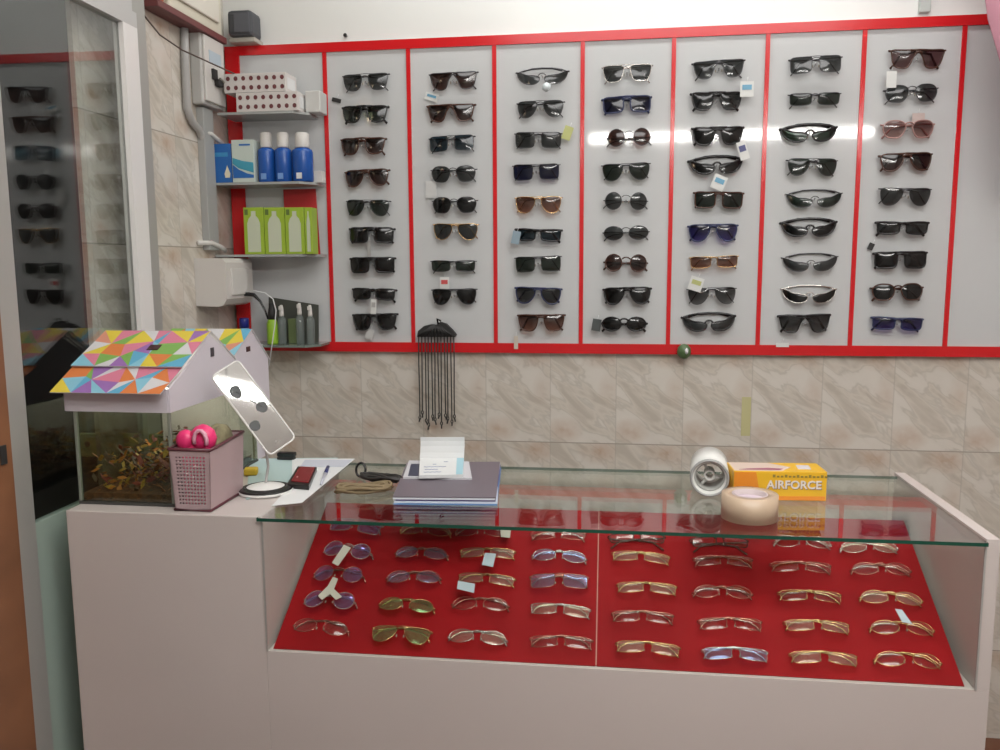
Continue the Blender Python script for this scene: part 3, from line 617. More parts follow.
CW8 = ['leftmost', 'second', 'third', 'fourth', 'fifth', 'sixth', 'seventh', 'rightmost']
BQ = Matrix.Rotation(CY, 4, 'Z') @ Matrix.Rotation(-(pi/2-BA), 4, 'X')
for ci, col in enumerate(sp):
    for ri, (px, py, st, fr, ln) in enumerate(col):
        c = un(px, py, bpt(0, 0, .0245), bn)
        if c.z > HC-.033: # the upper row stays clear of the glass
            t = (Rc.inverted() @ c).y
        mw = Matrix.Translation(c) @ BQ @ Matrix.Rotation(random.uniform(-.05, .05)+(.05 if ci == 0 else 0), 4, 'Y') @ Matrix.Rotation(random.uniform(-.03, .03), 4, 'X')
        rr = {'brown': .0014, 'clear': .0014}.get(fr, .0008)
        eyewear('spectacles', '%s framed %s spectacles with %s lenses, %s in the %s showcase column' % (CN[fr], st, SLn[ln], 'rear' if ri == 0 else ('front' if ri == 4 else ORD[ri]), CW8[ci]),
                'spectacles', 'spectacles in the showcase', st, rr, FR[fr], SL[ln], mw, .86, True)
def btag(pts, m, label, h=.033):
    P_ = [un(x, y, bpt(0, 0, h), bn) for x, y in pts]
    return thing(MB().prism(P_, bn*.0008), 'price_tag', m, label, 'price tag', 'tags on the spectacles')
tw = mat('tape_grey_white', (.50, .47, .40), .6); tb_ = mat('tag_pale_blue', (.46, .54, .60), .5)
btag([(332, 563), (344, 545), (351, 548), (338, 566)], tw, 'white paper strip across the second pair of the leftmost showcase column')
btag([(333, 577), (338, 579), (334, 589), (342, 597), (336, 600), (330, 594), (322, 600), (318, 596), (328, 586)], tw, 'forked white paper strip on the fourth pair of the leftmost showcase column')
btag([(485, 553), (496, 554), (493, 567), (482, 565)], tb_, 'pale blue tag on the bridge of the third column second spectacles')
btag([(458, 581), (475, 584), (474, 593), (457, 589)], tb_, 'larger pale blue tag on the left lens of the third column third spectacles')
btag([(500, 528), (511, 529), (510, 538), (501, 537)], tw, 'small tag just under the glass edge between third and fourth columns', .024)
btag([(895, 609), (902, 610), (912, 624), (902, 622)], tb_, 'blue tag on the fourth spectacles of the rightmost showcase column')
# ---------------------------------------------------------------- aquarium with the paper house lid
A0, A1 = -1.066, -.862; AY0, AY1 = 1.508, 1.90
zr = -.283 # bottom of the lid band
e = empty('aquarium', 'small glass fish tank with brown water plants under the toy house lid', 'aquarium')
gl = glassmat('tank_glass', (.80, .84, .76), 1.5)
zb_ = HC+.0005
MB().box(A0, A1, AY0, AY0+.004, zb_+.006, zr+.012).box(A0, A1, AY1-.004, AY1, zb_+.006, zr+.012).box(A0, A0+.004, AY0+.0045, AY1-.0045, zb_+.006, zr+.012).box(A1-.004, A1, AY0+.0045, AY1-.0045, zb_+.006, zr+.012).build('glass', gl, e)
MB().box(A0-.001, A1+.001, AY0-.001, AY1+.001, zb_, zb_+.006).build('base', mat('tank_base', (.05, .05, .045), .4), e)
for (xx, yy) in ((A0, AY0), (A1-.005, AY0)):
    MB().box(xx-.0005, xx+.0055, yy-.001, yy+.006, zb_+.0062, zr+.011, .001).build('corner_seal', mat('seal_grey', (.20, .22, .18), .4), e)
MB().box(A0+.005, A1-.005, AY1-.012, AY1-.0045, zb_+.0065, zr+.01).build('back_sheet', mat('tank_green', (.13, .13, .06), .6, noise=.4, nscale=25), e)
yel = mat('yellow_sheet', (.55, .56, .22), .5)
def bd(x, y): return un(x, y, (0, AY1-.02, 0), (0, 1, 0))
b1, b2, b3, b4 = bd(79, 433), bd(99, 457), bd(112, 433), bd(166, 459)
MB().box(b1.x, b2.x, AY1-.02, AY1-.0125, b2.z, b1.z, .002).box(b3.x, min(b4.x, A1-.006), AY1-.02, AY1-.0125, b4.z, b3.z, .002).build('backdrop_picture', yel, e)
MB().lathe([(.007, 0), (.007, .004)], (*bd(88, 444).xy, bd(88, 444).z), 10, Matrix.Rotation(pi/2, 3, 'X')).lathe([(.007, 0), (.007, .004)], (*bd(127, 440).xy, bd(127, 440).z), 10, Matrix.Rotation(pi/2, 3, 'X')).build('picture_spot', mat('spot_brown', (.16, .09, .04), .5), e)
mb = MB()
mb.box(A0+.006, A1-.006, AY0+.006, AY1-.022, zb_+.0065, zb_+.022); mb.build('gravel', mat('gravel_brown', (.12, .05, .02), .8, noise=.5, nscale=120), e)
mb = MB(); random.seed(3)
for i in range(620):
    cx = random.uniform(A0+.018, A1-.018); cy_ = random.uniform(AY0+.018, AY1-.06); zz = zb_+.02+random.random()**1.4*.085
    a_ = random.uniform(0, 6.3); l = random.uniform(.007, .015); d = V((cos(a_)*l, sin(a_)*l*.4, random.uniform(-.2, .9)*l)); w_ = V((0, 0, 1)).cross(d).normalized()*l*.4+V((0, 0, .003)); c = V((cx, cy_, zz))
    mb.mi = random.randint(0, 3)
    mb.prism([c-d, c+w_, c+d, c-w_], (0, .0015, 0))
mb.build('water_plants', [mat('plant_orange', (.45, .16, .02), .5), mat('plant_red', (.20, .03, .02), .5), mat('plant_gold', (.46, .28, .04), .5), mat('plant_dark', (.06, .04, .02), .6)], e, kind='stuff')
MB().box(A0+.02, A1-.02, AY0+.20, AY0+.25, zr+.003, zr+.010).build('added_fill_strip', mat('added_fill_glow', (1, 1, 1), .5, emit=(1, .93, .75), es=5.0), e)  # added glowing strip hidden in the lid to brighten the tank inside
# house lid
e = empty('toy_house', 'white card house with multicoloured patchwork roof on top of the fish tank', 'toy house')
hw = mat('house_white', (.60, .57, .62), .5)
gx = -.8585; HX0 = -1.083
mb = MB()
gp = [(1.506, zr), (1.506, -.236), (1.562, -.211), (1.68, -.143), (1.80, -.214), (1.905, -.236), (1.905, zr)]
mb.prism([(gx-.004, y, z) for y, z in gp], (.004, 0, 0)); mb.prism([(HX0, y, z) for y, z in gp], (.004, 0, 0))
mb.box(HX0+.0042, gx-.0042, 1.503, 1.507, zr, -.236).box(HX0+.0042, gx-.0042, 1.9015, 1.905, zr, -.236)
mb.build('walls', hw, e)
pal = [mat('patch_'+n, tuple(.88*v for v in c), .5) for n, c in dict(orange=(.72, .22, .06), yellow=(.75, .60, .06), blue=(.12, .42, .62), purple=(.33, .16, .45), green=(.22, .45, .10), white=(.66, .66, .68), pink=(.70, .22, .32), sky=(.25, .55, .68), coral=(.7, .3, .2)).items()]
def patch_roof(name, A, B, C_, D_, nu, nv, th, seed, par):
    """A,B along the eave, D_,C_ along the ridge; patchwork of jittered triangles"""
    A, B, C_, D_ = map(V, (A, B, C_, D_)); rnd = random.Random(seed); mb = MB(); n = (B-A).cross(D_-A).normalized()*th
    g = [[None]*(nv+1) for _ in range(nu+1)]
    for i in range(nu+1):
        for j in range(nv+1):
            u = i/nu + (rnd.uniform(-.35, .35)/nu if 0 < i < nu else 0); v = j/nv + (rnd.uniform(-.25, .25)/nv if 0 < j < nv else 0)
            g[i][j] = mb.bm.verts.new(A.lerp(B, u).lerp(D_.lerp(C_, u), v)+n)
    last = -1
    for i in range(nu):
        for j in range(nv):
            q = [g[i][j], g[i+1][j], g[i+1][j+1], g[i][j+1]]
            for t in ((0, 1, 2), (0, 2, 3)) if (i+j) % 2 else ((0, 1, 3), (1, 2, 3)):
                f = mb.bm.faces.new([q[k] for k in t])
                c = rnd.randrange(9)
                if c == last: c = (c+4) % 9
                if rnd.random() < .8: last = c
                f.material_index = c
    mb.mi = 5; mb.prism([A, B, C_, D_], n*.9)
    return mb.build(name, pal, par)
patch_roof('lower_roof', (-1.092, 1.478, -.243), (gx-.003, 1.478, -.243), (gx-.003, 1.566, -.203), (-1.100, 1.566, -.203), 6, 2, .002, 5, e)
patch_roof('upper_roof', (-1.098, 1.556, -.200), (gx+.002, 1.556, -.200), (gx+.002, 1.682, -.1385), (-1.098, 1.682, -.1385), 6, 3, .002, 11, e)
patch_roof('rear_roof', (gx+.002, 1.80, -.212), (-1.098, 1.80, -.212), (-1.098, 1.684, -.1385), (gx+.002, 1.684, -.1385), 5, 3, .002, 12, e)
p = un(150, 354, (0, 1.62, -.170), (0, -.44, .9))
n_ = V((0, -.0615, .126)).normalized(); uu = V((0, .126, .0615)).normalized()
mb = MB(); c = V((p.x, 1.62, -.169))+n_*.0025; mb.prism([c+V((-.012, 0, 0))-uu*.010, c+V((.013, 0, 0))-uu*.010, c+V((.013, 0, 0))+uu*.010, c+V((-.012, 0, 0))+uu*.010], n_*.001); mb.build('skylight', mat('window_maroon', (.05, .015, .015), .4), e)
p = SX(212, 352, gx)
MB().box(gx, gx+.0015, p.y-.007, p.y+.007, p.z-.0095, p.z+.0095).build('window', mat('window_dark', (.05, .05, .06), .4), e)
# second house behind
e = empty('toy_house', 'second smaller white card house with pastel roof behind the first', 'toy house')
g2 = -.868; hy0 = 1.93; hy1 = 2.22
apx = SX(251, 330, g2); lft = SX(236, 352, g2); rgt = SX(268, 358, g2)
hyb = [(lft.y, HC+.0006), (lft.y, lft.z), (apx.y, apx.z), (rgt.y, rgt.z), (rgt.y, HC+.0006)]
mb = MB(); mb.prism([(g2-.004, y, z) for y, z in hyb], (.004, 0, 0)); mb.prism([(-1.06, y, z) for y, z in hyb], (.004, 0, 0))
ya, yb_ = hyb[0][0], hyb[3][0]
mb.box(-1.056, g2-.0042, ya, ya+.004, HC+.0006, lft.z-.001).box(-1.056, g2-.0042, yb_-.004, yb_, HC+.0006, rgt.z-.001); mb.build('walls', hw, e)
patch_roof('roof', (-1.07, ya-.012, lft.z-.008), (g2+.002, ya-.012, lft.z-.008), (g2+.002, apx.y, apx.z+.001), (-1.07, apx.y, apx.z+.001), 6, 2, .002, 23, e)
patch_roof('roof', (g2+.002, yb_+.008, rgt.z-.006), (-1.07, yb_+.008, rgt.z-.006), (-1.07, apx.y+.001, apx.z+.001), (g2+.002, apx.y+.001, apx.z+.001), 6, 2, .002, 29, e)
p = SX(248, 349, g2)
MB().box(g2, g2+.0015, p.y-.010, p.y+.010, p.z-.006, p.z+.006).build('window', mat('window_maroon', (.05, .015, .015), .4), e)
HB2 = (ya, yb_)
# basket
e = empty('basket', 'pale pink perforated plastic basket with a maroon rim before the fish tank', 'basket')
bp_ = mat('basket_pink', (.42, .31, .32), .45); brim = mat('basket_maroon', (.10, .025, .035), .4)
bx0, bx1, by0, by1 = -.853, -.768, 1.482, 1.628; bt = -.350; btr = -.343
wt = .0022
def side_holes(mb, P00, P10, P11, P01, nu, nv, n):
    """a wall with a lattice of square holes"""
    P00, P10, P11, P01 = map(V, (P00, P10, P11, P01)); n = V(n)
    def at(u, v): return P00.lerp(P10, u).lerp(P01.lerp(P11, u), v)
    us = [0]; vs = [0]
    m = .12; mv = .10
    for i in range(nu): us += [m+(1-2*m)*(i+.2)/nu, m+(1-2*m)*(i+.8)/nu]
    for j in range(nv): vs += [mv+(1-2*mv)*(j+.25)/nv, mv+(1-2*mv)*(j+.75)/nv]
    us.append(1); vs.append(1)
    G = {}
    for a_, u in enumerate(us):
        for b_, v in enumerate(vs):
            p = at(u, v); G[a_, b_, 0] = mb.bm.verts.new(p); G[a_, b_, 1] = mb.bm.verts.new(p+n)
    for a_ in range(len(us)-1):
        for b_ in range(len(vs)-1):
            hole = a_ % 2 == 1 and b_ % 2 == 1
            q = [(a_, b_), (a_+1, b_), (a_+1, b_+1), (a_, b_+1)]
            if not hole:
                mb.bm.faces.new([G[x, y, 0] for x, y in q]); mb.bm.faces.new([G[x, y, 1] for x, y in q[::-1]])
            else:
                for i in range(4):
                    s_, t_ = q[i], q[(i+1) % 4]; mb.bm.faces.new((G[s_[0], s_[1], 0], G[s_[0], s_[1], 1], G[t_[0], t_[1], 1], G[t_[0], t_[1], 0]))
tp = .006
mb = MB(); zb3 = HC+.0006
side_holes(mb, (bx0+tp, by0+.002, zb3), (bx1-tp, by0+.002, zb3), (bx1, by0, bt), (bx0, by0, bt), 9, 14, (0, wt, 0))
mb.prism([(bx1-tp, by0+.002, zb3), (bx1-tp, by1-.002, zb3), (bx1, by1, btr), (bx1, by0+.03, bt), (bx1, by0, bt)], (-wt, 0, 0))
mb.prism([(bx0+tp, by0+.002, zb3), (bx0+tp, by1-.002, zb3), (bx0, by1, btr), (bx0, by0, bt)], (wt, 0, 0))
mb.prism([(bx0+tp, by1-.002, zb3), (bx1-tp, by1-.002, zb3), (bx1, by1, btr), (bx0, by1, btr)], (0, -wt, 0))
mb.box(bx0+tp, bx1-tp, by0+.002, by1-.002, zb3, zb3+.003)
mb.build('body', bp_, e)
MB().tube([(bx0, by0, bt), (bx1, by0, bt), (bx1, by0+.03, bt+.001), (bx1, by1, btr), (bx0, by1, btr)], .0035, 6, True).build('rim', brim, e)
MB().tube([(bx0+tp, by0, zb3+.003), (bx1-tp, by0, zb3+.003), (bx1-tp+.001, by1, zb3+.003), (bx0+tp, by1, zb3+.003)], .0028, 6, True).build('foot_rim', brim, e)
e = empty('toy', 'hot pink plastic toy with pale band poking out of the pink basket', 'toy')
pk = mat('hot_pink', (.75, .035, .17), .35)
MB().box(bx0+.012, bx0+.070, by0+.02, by0+.06, zb3+.0045, bt+.005, .006).ball((bx0+.020, by0+.03, bt+.012), .020, (1, .8, 1.1)).ball((bx0+.054, by0+.035, bt+.016), .027, (1, .8, 1.05)).build('body', pk, e)
MB().tube([(bx0+.060+.013*cos(t), by0+.011, bt+.014+.022*sin(t)) for t in [i*pi/6-.3 for i in range(8)]], .004, 6).build('band', mat('pink_pale', (.7, .35, .45), .4), e)
MB().ball((bx0+.019, by0+.02, bt+.009), .007, (1, .6, 1), 1).build('dark_spot', brim, e)
e2 = MB(); 
e2.ball((bx1-.018, by0+.085, bt+.0), .028, (.55, 1.5, 1.25)); e2.ball((bx1-.04, by0+.11, bt-.0), .026, (.7, 1.2, 1.2))
thing(e2, 'cloth', mat('olive_cloth', (.20, .18, .10), .8, noise=.4, nscale=40), 'crumpled olive beige cloth stuffed in the back of the pink basket', 'cloth')
# ---------------------------------------------------------------- tilting mirror
e = empty('table_mirror', 'tilted white framed rectangular mirror on a thin stem and round base', 'mirror')
bc = T(266, 492); R_ = (T(293, 492)-T(240, 492)).length/2
wm = mat('mirror_white', (.72, .72, .70), .3)
MB().lathe([(R_, 0), (R_, .004), (R_*.97, .006), (R_*.5, .014), (.008, .018)], (bc.x, bc.y, HC+.0016), 32).build('base', wm, e)
MB().lathe([(R_*.99, .0062), (R_*.92, .0085), (R_*.70, .012), (R_*.70, .0105), (R_*.9, .006)], (bc.x, bc.y, HC+.0016), 32, None, True).build('base_ring', black, e)
pd = bc.y-.012
mc = [un(x, y, (0, pd, 0), (0, 1, 0)) for x, y in ((213, 376), (238, 363), (291, 434), (273, 457))]
# mirror rectangle centre / axes
ctr = (mc[0]+mc[1]+mc[2]+mc[3])/4
ax = ((mc[2]+mc[3])/2-(mc[0]+mc[1])/2); L_ = ax.length; ax.normalize()
tilt = V((0.51, -1, .44)).normalized(); nn = (tilt-ax*tilt.dot(ax)).normalized(); bxn = nn.cross(ax).normalized()
MM = Matrix((( ax.x, bxn.x, nn.x, ctr.x), (ax.y, bxn.y, nn.y, ctr.y), (ax.z, bxn.z, nn.z, ctr.z), (0, 0, 0, 1)))
Wd = .066
def rrect(hx, hy, r, n=5):
    o = []
    for cx, cy_, a0 in ((hx-r, hy-r, 0), (-hx+r, hy-r, pi/2), (-hx+r, -hy+r, pi), (hx-r, -hy+r, 3*pi/2)):
        for i in range(n): o.append((cx+r*cos(a0+i*pi/2/(n-1)), cy_+r*sin(a0+i*pi/2/(n-1))))
    return o
hx, hy = L_/2+.004, Wd/2
MB().prism([MM @ V((x, y, -.006)) for x, y in rrect(hx, hy, .010)], nn*.006).tube([MM @ V((x, y, 0)) for x, y in rrect(hx-.001, hy-.001, .010)], .0022, 6, True).build('frame', wm, e)
MB().prism([MM @ V((x, y, .0003)) for x, y in rrect(hx-.003, hy-.003, .008)], nn*.0006).build('mirror_glass', mat('mirror_silver', (.93, .94, .94), .03, 1.0), e)
lp = mat('lens_shape_dark', (.03, .035, .035), .4)
mb = MB()
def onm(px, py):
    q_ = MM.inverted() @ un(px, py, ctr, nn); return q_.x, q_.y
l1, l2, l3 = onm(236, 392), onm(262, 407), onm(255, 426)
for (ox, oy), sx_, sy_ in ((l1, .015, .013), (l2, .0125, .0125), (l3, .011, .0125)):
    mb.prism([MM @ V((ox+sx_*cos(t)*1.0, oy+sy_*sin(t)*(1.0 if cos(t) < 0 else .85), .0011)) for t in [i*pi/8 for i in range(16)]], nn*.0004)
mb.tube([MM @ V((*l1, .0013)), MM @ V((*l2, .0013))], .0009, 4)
mb.build('sunglasses_print', lp, e)  # flat dark lens shapes and a thin bar laid on the mirror glass
MB().tube([MM @ V((hx-.020, -.004, .0012)), MM @ V((hx-.015, -.008, .0012)), MM @ V((hx-.018, .001, .0012)), MM @ V((hx-.012, .003, .0012))], .0006, 4).build('logo', greyp, e)
st0 = V((bc.x, bc.y, HC+.018)); st1 = MM @ V((.012, 0, -.007))
MB().tube([st0, st0+V((.002, .012, .035)), st0.lerp(st1, .7)+V((.004, .012, 0)), st1], .003, 8).ball(st1, .006).build('stem', alu, e)
# ---------------------------------------------------------------- papers, phone, pen on the counter
def flat(name, pts, h0, th, m, label, cat, group=None):
    P_ = [T(x, y, h0) for x, y in pts]
    return thing(MB().prism(P_, (0, 0, th)), name, m, label, cat, group)
flat('paper_sheet', [(250, 459), (338, 458), (300, 484), (246, 500)], .0006, .001, mat('pale_teal_paper', (.42, .55, .55), .7), 'pale teal paper sheet beneath the white sheet', 'paper')
flat('paper_sheet', [(292, 459), (355, 459), (302, 503), (272, 506), (292, 484)], .0018, .001, paper, 'large white paper sheet under the red phone', 'paper')
e = flat('paper_sheet', [(305, 460), (352, 460), (344, 467), (300, 467)], .003, .0006, mat('lined_paper', (.52, .55, .62), .7), 'narrow bluish printed slip at the rear of the papers', 'paper')
# phone
ph = [T(x, y, .0036) for x, y in ((287, 488), (309, 490), (317, 471), (298, 470))]
e = empty('mobile_phone', 'small dark red and black mobile phone lying on the white paper', 'phone')
MB().prism(ph, (0, 0, .009)).build('body', mat('phone_black', (.015, .012, .012), .3), e)
cph = sum(ph, V())/4
MB().prism([cph+(p-cph)*.80+V((0, .006, .0091)) for p in ph], (0, 0, .0018)).build('red_back', mat('phone_red', (.22, .02, .025), .25), e)
MB().ball(cph+V((-.004, -.022, .011)), .0022, (1, 1, .6), 1).build('camera_lens', paper, e)
e = empty('pen', 'blue capped pen lying on the white paper', 'pen')
a = T(321, 484, .0065); b = T(328, 467, .0065)
MB().tube([a, a.lerp(b, .6)], [.0028, .0038], 8).build('barrel', mat('pen_pale', (.5, .52, .6), .3), e)
MB().tube([a.lerp(b, .6), b], .0042, 8).build('cap', mat('pen_blue', (.03, .04, .16), .3), e)
e = empty('stapler', 'small black stapler lying behind the papers against the mirror', 'stapler')
a = T(278, 459, .002); b = T(299, 457, .002)
MB().box(a.x, b.x, a.y-.008, a.y+.008, HC+.0017, HC+.009, .002).build('base', blackm, e)
MB().box(a.x, b.x+.002, a.y-.009, a.y+.009, HC+.0092, HC+.020, .003).build('arm', black, e)
thing(MB().box(-.012, .018, -.014, .014, 0, .016, .004, Matrix.Translation(T(249, 480)+V((-.016, .04, .0017)))@Matrix.Rotation(.3, 4, 'Z')), 'sponge', mat('yellow_lump', (.62, .42, .03), .6),
      'small bright yellow block between the basket and the mirror base', 'block')
# key cords
def coil(name, ctrl, rad, m, loops, r, label):
    mb = MB(); rnd = random.Random(len(label))
    a = T(*ctrl[0], .006); b = T(*ctrl[1], .006); c = (a+b)/2; d = (b-a)/2; pr_ = V((-d.y, d.x, 0)).normalized()*rad
    for k in range(loops):
        s1 = rnd.uniform(.8, 1.0); s2 = rnd.uniform(.5, 1.0); o = V((rnd.uniform(-.006, .006), rnd.uniform(-.006, .006), rnd.uniform(0, .012)))
        mb.tube([c+o+d*s1*cos(t)+pr_*s2*sin(t)+V((0, 0, .003*sin(3*t+k))) for t in [i*pi/9 for i in range(18)]], r, 6, True)
    return thing(mb, name, m, label, 'cord')
coil('cord_bundle', ((337, 491), (392, 488)), .022, mat('tan_cord', (.20, .15, .08), .7), 8, .0034, 'tan and brown braided cord bundle lying on the glass top')
coil('cord_bundle', ((360, 478), (402, 483)), .020, mat('black_cord', (.025, .024, .022), .5), 8, .0032, 'black beaded cord bundle lying behind the tan one')
a = T(361, 475, .006)
e = thing(MB().tube([a+V((.011*cos(t), .004*sin(t), .012+.015*sin(t))) for t in [i*pi/8 for i in range(16)]], .0028, 6, True), 'ring', black, 'black open ring standing at the left of the black cord bundle', 'ring')
# magazines
mg = [(393, 505), (496, 506), (500, 469), (407, 470)]
cov = [mat('mag_blue', (.10, .22, .45), .4), mat('mag_pale', (.55, .62, .72), .5), mat('mag_purple', (.09, .06, .20), .4), mat('mag_white', (.6, .64, .7), .5), mat('folder_grey', (.15, .13, .155), .35)]
lb = ['blue covered magazine at the bottom of the pile', 'pale blue magazine above the bottom one in the pile', 'dark purple magazine in the middle of the pile', 'whitish magazine just under the grey folder', 'large dark grey folder topping the magazine pile']
hh = .0006; rnd = random.Random(5)
for k in range(5):
    th = .0034 if k < 4 else .0022
    P_ = [T(x+rnd.uniform(-2, 2)*(k < 4), y)+V((0, 0, hh)) for x, y in mg]
    c = sum(P_, V())/4; P_ = [c+(p-c)*(1 if k != 2 else .98) for p in P_]
    thing(MB().prism(P_, (0, 0, th)), 'magazine' if k < 4 else 'folder', cov[k], lb[k], 'magazine' if k < 4 else 'folder', 'magazines in the pile' if k < 4 else None); hh += th+.0003
flat('booklet', [(403, 479), (472, 480), (469, 463), (409, 462)], hh, .004, mat('booklet_cover', (.55, .55, .58), .5), 'thin pale booklet with dark corner under the receipt pad', 'booklet'); hb1 = hh+.0042
flat('card', [(408, 476), (419, 476), (420, 464), (411, 464)], hb1, .0006, mat('dark_photo', (.04, .05, .09), .4), 'small dark picture card at the left of the receipt pad', 'card')
e = empty('receipt_pad', 'open white receipt pad with its cover sheet flipped upright', 'receipt pad')
hp = hb1+.0003
pp = [T(x, y, hp) for x, y in ((419, 478.5), (463, 477.5), (464, 461), (420, 461))]
MB().prism(pp, (0, 0, .007)).build('pages', paper, e)
tt = V((0, 0, .0072))
MB().prism([pp[0].lerp(pp[1], .84)+tt, pp[1].lerp(pp[0], .01)+tt, pp[2]+tt, pp[3].lerp(pp[2], .84)+tt], (0, 0, .0005)).build('cyan_strip', mat('cyan_paper', (.35, .58, .66), .6), e)
mb = MB()
ink = mat('ink_blue', (.18, .22, .42), .6)
for j, (u0, u1) in enumerate(((.1, .5), (.12, .42), (.1, .6), (.3, .38), (.55, .64))):
    v_ = .15+.15*j
    a_ = pp[0].lerp(pp[3], v_).lerp(pp[1].lerp(pp[2], v_), u0)+tt; b_ = pp[0].lerp(pp[3], v_).lerp(pp[1].lerp(pp[2], v_), u1)+tt
    mb.tube([a_+(b_-a_)*(i/8)+V((0, .0012*(-1)**i, .0004)) for i in range(9)], .0005, 4)
mb.build('handwriting', ink, e)
bk = pp[3]+V((0, -.002, .007)); bk2 = pp[2]+V((0, -.002, .007)); H_ = un(420, 438, bk, (0, 1, 0)).z-bk.z
mb = MB()
prof = [(0, 0), (.006, .25), (.010, .55), (.011, .8), (.009, 1.0)]
rows_ = [[mb.bm.verts.new((bk if s_ == 0 else bk2)+V((0, y, H_*z))) for s_ in (0, 1)] for y, z in prof]; 
rows2 = [[mb.bm.verts.new((bk if s_ == 0 else bk2)+V((0, y+.0012, H_*z))) for s_ in (0, 1)] for y, z in prof]
for i in range(len(prof)-1):
    mb.bm.faces.new((rows_[i][0], rows_[i][1], rows_[i+1][1], rows_[i+1][0])); mb.bm.faces.new((rows2[i][0], rows2[i+1][0], rows2[i+1][1], rows2[i][1]))
    for s_ in (0, 1): mb.bm.faces.new((rows_[i][s_], rows_[i+1][s_], rows2[i+1][s_], rows2[i][s_]))
mb.bm.faces.new((rows_[-1][0], rows_[-1][1], rows2[-1][1], rows2[-1][0])); mb.bm.faces.new((rows_[0][0], rows2[0][0], rows2[0][1], rows_[0][1]))
mb.build('flipped_sheet', paper, e)
# ---------------------------------------------------------------- paper roll, tape roll, yellow box
e = empty('paper_roll', 'white hollow paper roll lying on its side on the glass', 'paper roll')
cb_ = T(709, 497); Rr = .0395
dirv = V((.10, 1, 0)).normalized(); q = V((0, 0, 1)).rotation_difference(dirv).to_matrix()
c0 = V((cb_.x, cb_.y+.0, HC+.0004+Rr))
MB().lathe([(Rr, 0), (Rr, .12), (.031, .12), (.031, 0)], c0, 36, q, True).build('roll', mat('roll_white', (.68, .69, .66), .5), e)
MB().lathe([(.0308, .012), (.0308, .066), (.027, .066), (.027, .012)], c0, 30, q, True).build('core', mat('core_grey', (.30, .30, .28), .5), e)
mb = MB(); mb.lathe([(.011, .02), (.011, .06), (.008, .06), (.008, .02)], c0, 16, q, True)
for t in (0, 2.1, 4.2):
    a_ = V((.0105*cos(t), .0105*sin(t), .03)); b_ = V((.0272*cos(t), .0272*sin(t), .03)); mb.tube([c0+q @ a_, c0+q @ b_], .0035, 6)
mb.build('hub', plastic, e)
MB().lathe([(Rr-.001, -.004), (Rr+.0002, -.0005), (.034, -.0005), (.034, -.004)], c0, 36, q, True).build('end_ring', mat('ring_grey', (.33, .34, .33), .3), e)
e = empty('tape_roll', 'beige roll of packing tape lying flat in front of the yellow box', 'tape roll')
tc_ = T(753.5, 526); rt_ = (T(781, 515)-T(726.5, 515)).length/2
tc_ = V((tc_.x, tc_.y+rt_, HC+.0004)); ht = .046
MB().lathe([(rt_, .0), (rt_, ht), (.033, ht), (.033, 0)], tc_, 40, None, True).build('tape', mat('tape_beige', (.50, .38, .27), .35), e)
MB().lathe([(.0328, .0), (.0328, ht+.0005), (.029, ht+.0005), (.029, 0)], tc_, 36, None, True).build('core', mat('tape_core', (.50, .42, .42), .6), e)
MB().lathe([(.0285, .0), (.0285, ht*.8)], tc_, 30).build('core_label', mat('core_lilac', (.55, .46, .52), .6), e)
e = empty('box', 'yellow and orange cardboard box with white capital lettering on the glass', 'box')
a = T(733, 500); b = T(826, 501.5); yw = mat('box_yellow', (.72, .42, .015), .4); ow = mat('box_orange', (.70, .24, .02), .4)
ht = un(733, 471, (0, a.y, 0), (0, 1, 0)).z-HC; ang = atan2(b.y-a.y, b.x-a.x); Lb = (b-a).length; dp = .075
Mx = Matrix.Translation((a.x, a.y, HC+.0004)) @ Matrix.Rotation(ang, 4, 'Z')
MB().box(0, Lb, 0, dp, 0, ht, .001, Mx).build('carton', yw, e)
MB().prism([Mx @ V((x, -.0006, z)) for x, z in ((.001, .001), (Lb*.30, .001), (Lb*.24, ht-.002), (.001, ht-.002))], Mx.to_3x3() @ V((0, .0008, 0))).prism([Mx @ V((x, -.0006, z)) for x, z in ((Lb*.30, .001), (Lb-.002, .001), (Lb-.002, .010), (Lb*.30, .009))], Mx.to_3x3() @ V((0, .0008, 0))).build('orange_print', ow, e)
MB().prism([Mx @ V((x, y, ht-.0002)) for x, y in ((.002, .003), (Lb*.52, .003), (Lb*.66, .035), (Lb*.45, dp-.004), (.002, dp-.004))], (0, 0, .0008)).build('top_print', mat('box_top_pale', (.62, .50, .42), .5), e)
MB().prism([Mx @ V((x, y, ht+.0005)) for x, y in ((.012, .010), (Lb*.50, .008), (Lb*.56, .020), (Lb*.4, .026), (.03, .018))], (0, 0, .0006)).build('stripe_print', mat('box_maroon', (.32, .10, .15), .5), e)
MB().prism([Mx @ V((x, y, ht-.0002)) for x, y in ((Lb*.72, .020), (Lb*.86, .020), (Lb*.88, .055), (Lb*.74, .055))], (0, 0, .0008)).build('label_print', mat('box_label', (.60, .56, .58), .5), e)
text_mesh('AIRFORCE', .0232, .0005, 'lettering_shadow', mat('letter_dark', (.16, .10, .10), .5), Mx @ Matrix.Translation((Lb*.65+.0012, -.0008, ht*.54-.0012)) @ Matrix.Rotation(pi/2, 4, 'X') @ Matrix.Diagonal((1.0, 1, 1, 1)), e)
text_mesh('AIRFORCE', .0232, .0006, 'lettering', mat('letter_white', (.72, .66, .62), .5), Mx @ Matrix.Translation((Lb*.65, -.0012, ht*.54)) @ Matrix.Rotation(pi/2, 4, 'X'), e)
mb = MB()
for k in range(14): mb.box(Lb*.42+k*.0078, Lb*.42+k*.0078+.005, -.0012, .0004, ht*.80, ht*.80+.0035+.002*(k % 3 == 0), 0, Mx)
mb.build('script_print', mat('letter_olive', (.25, .18, .03), .5), e)
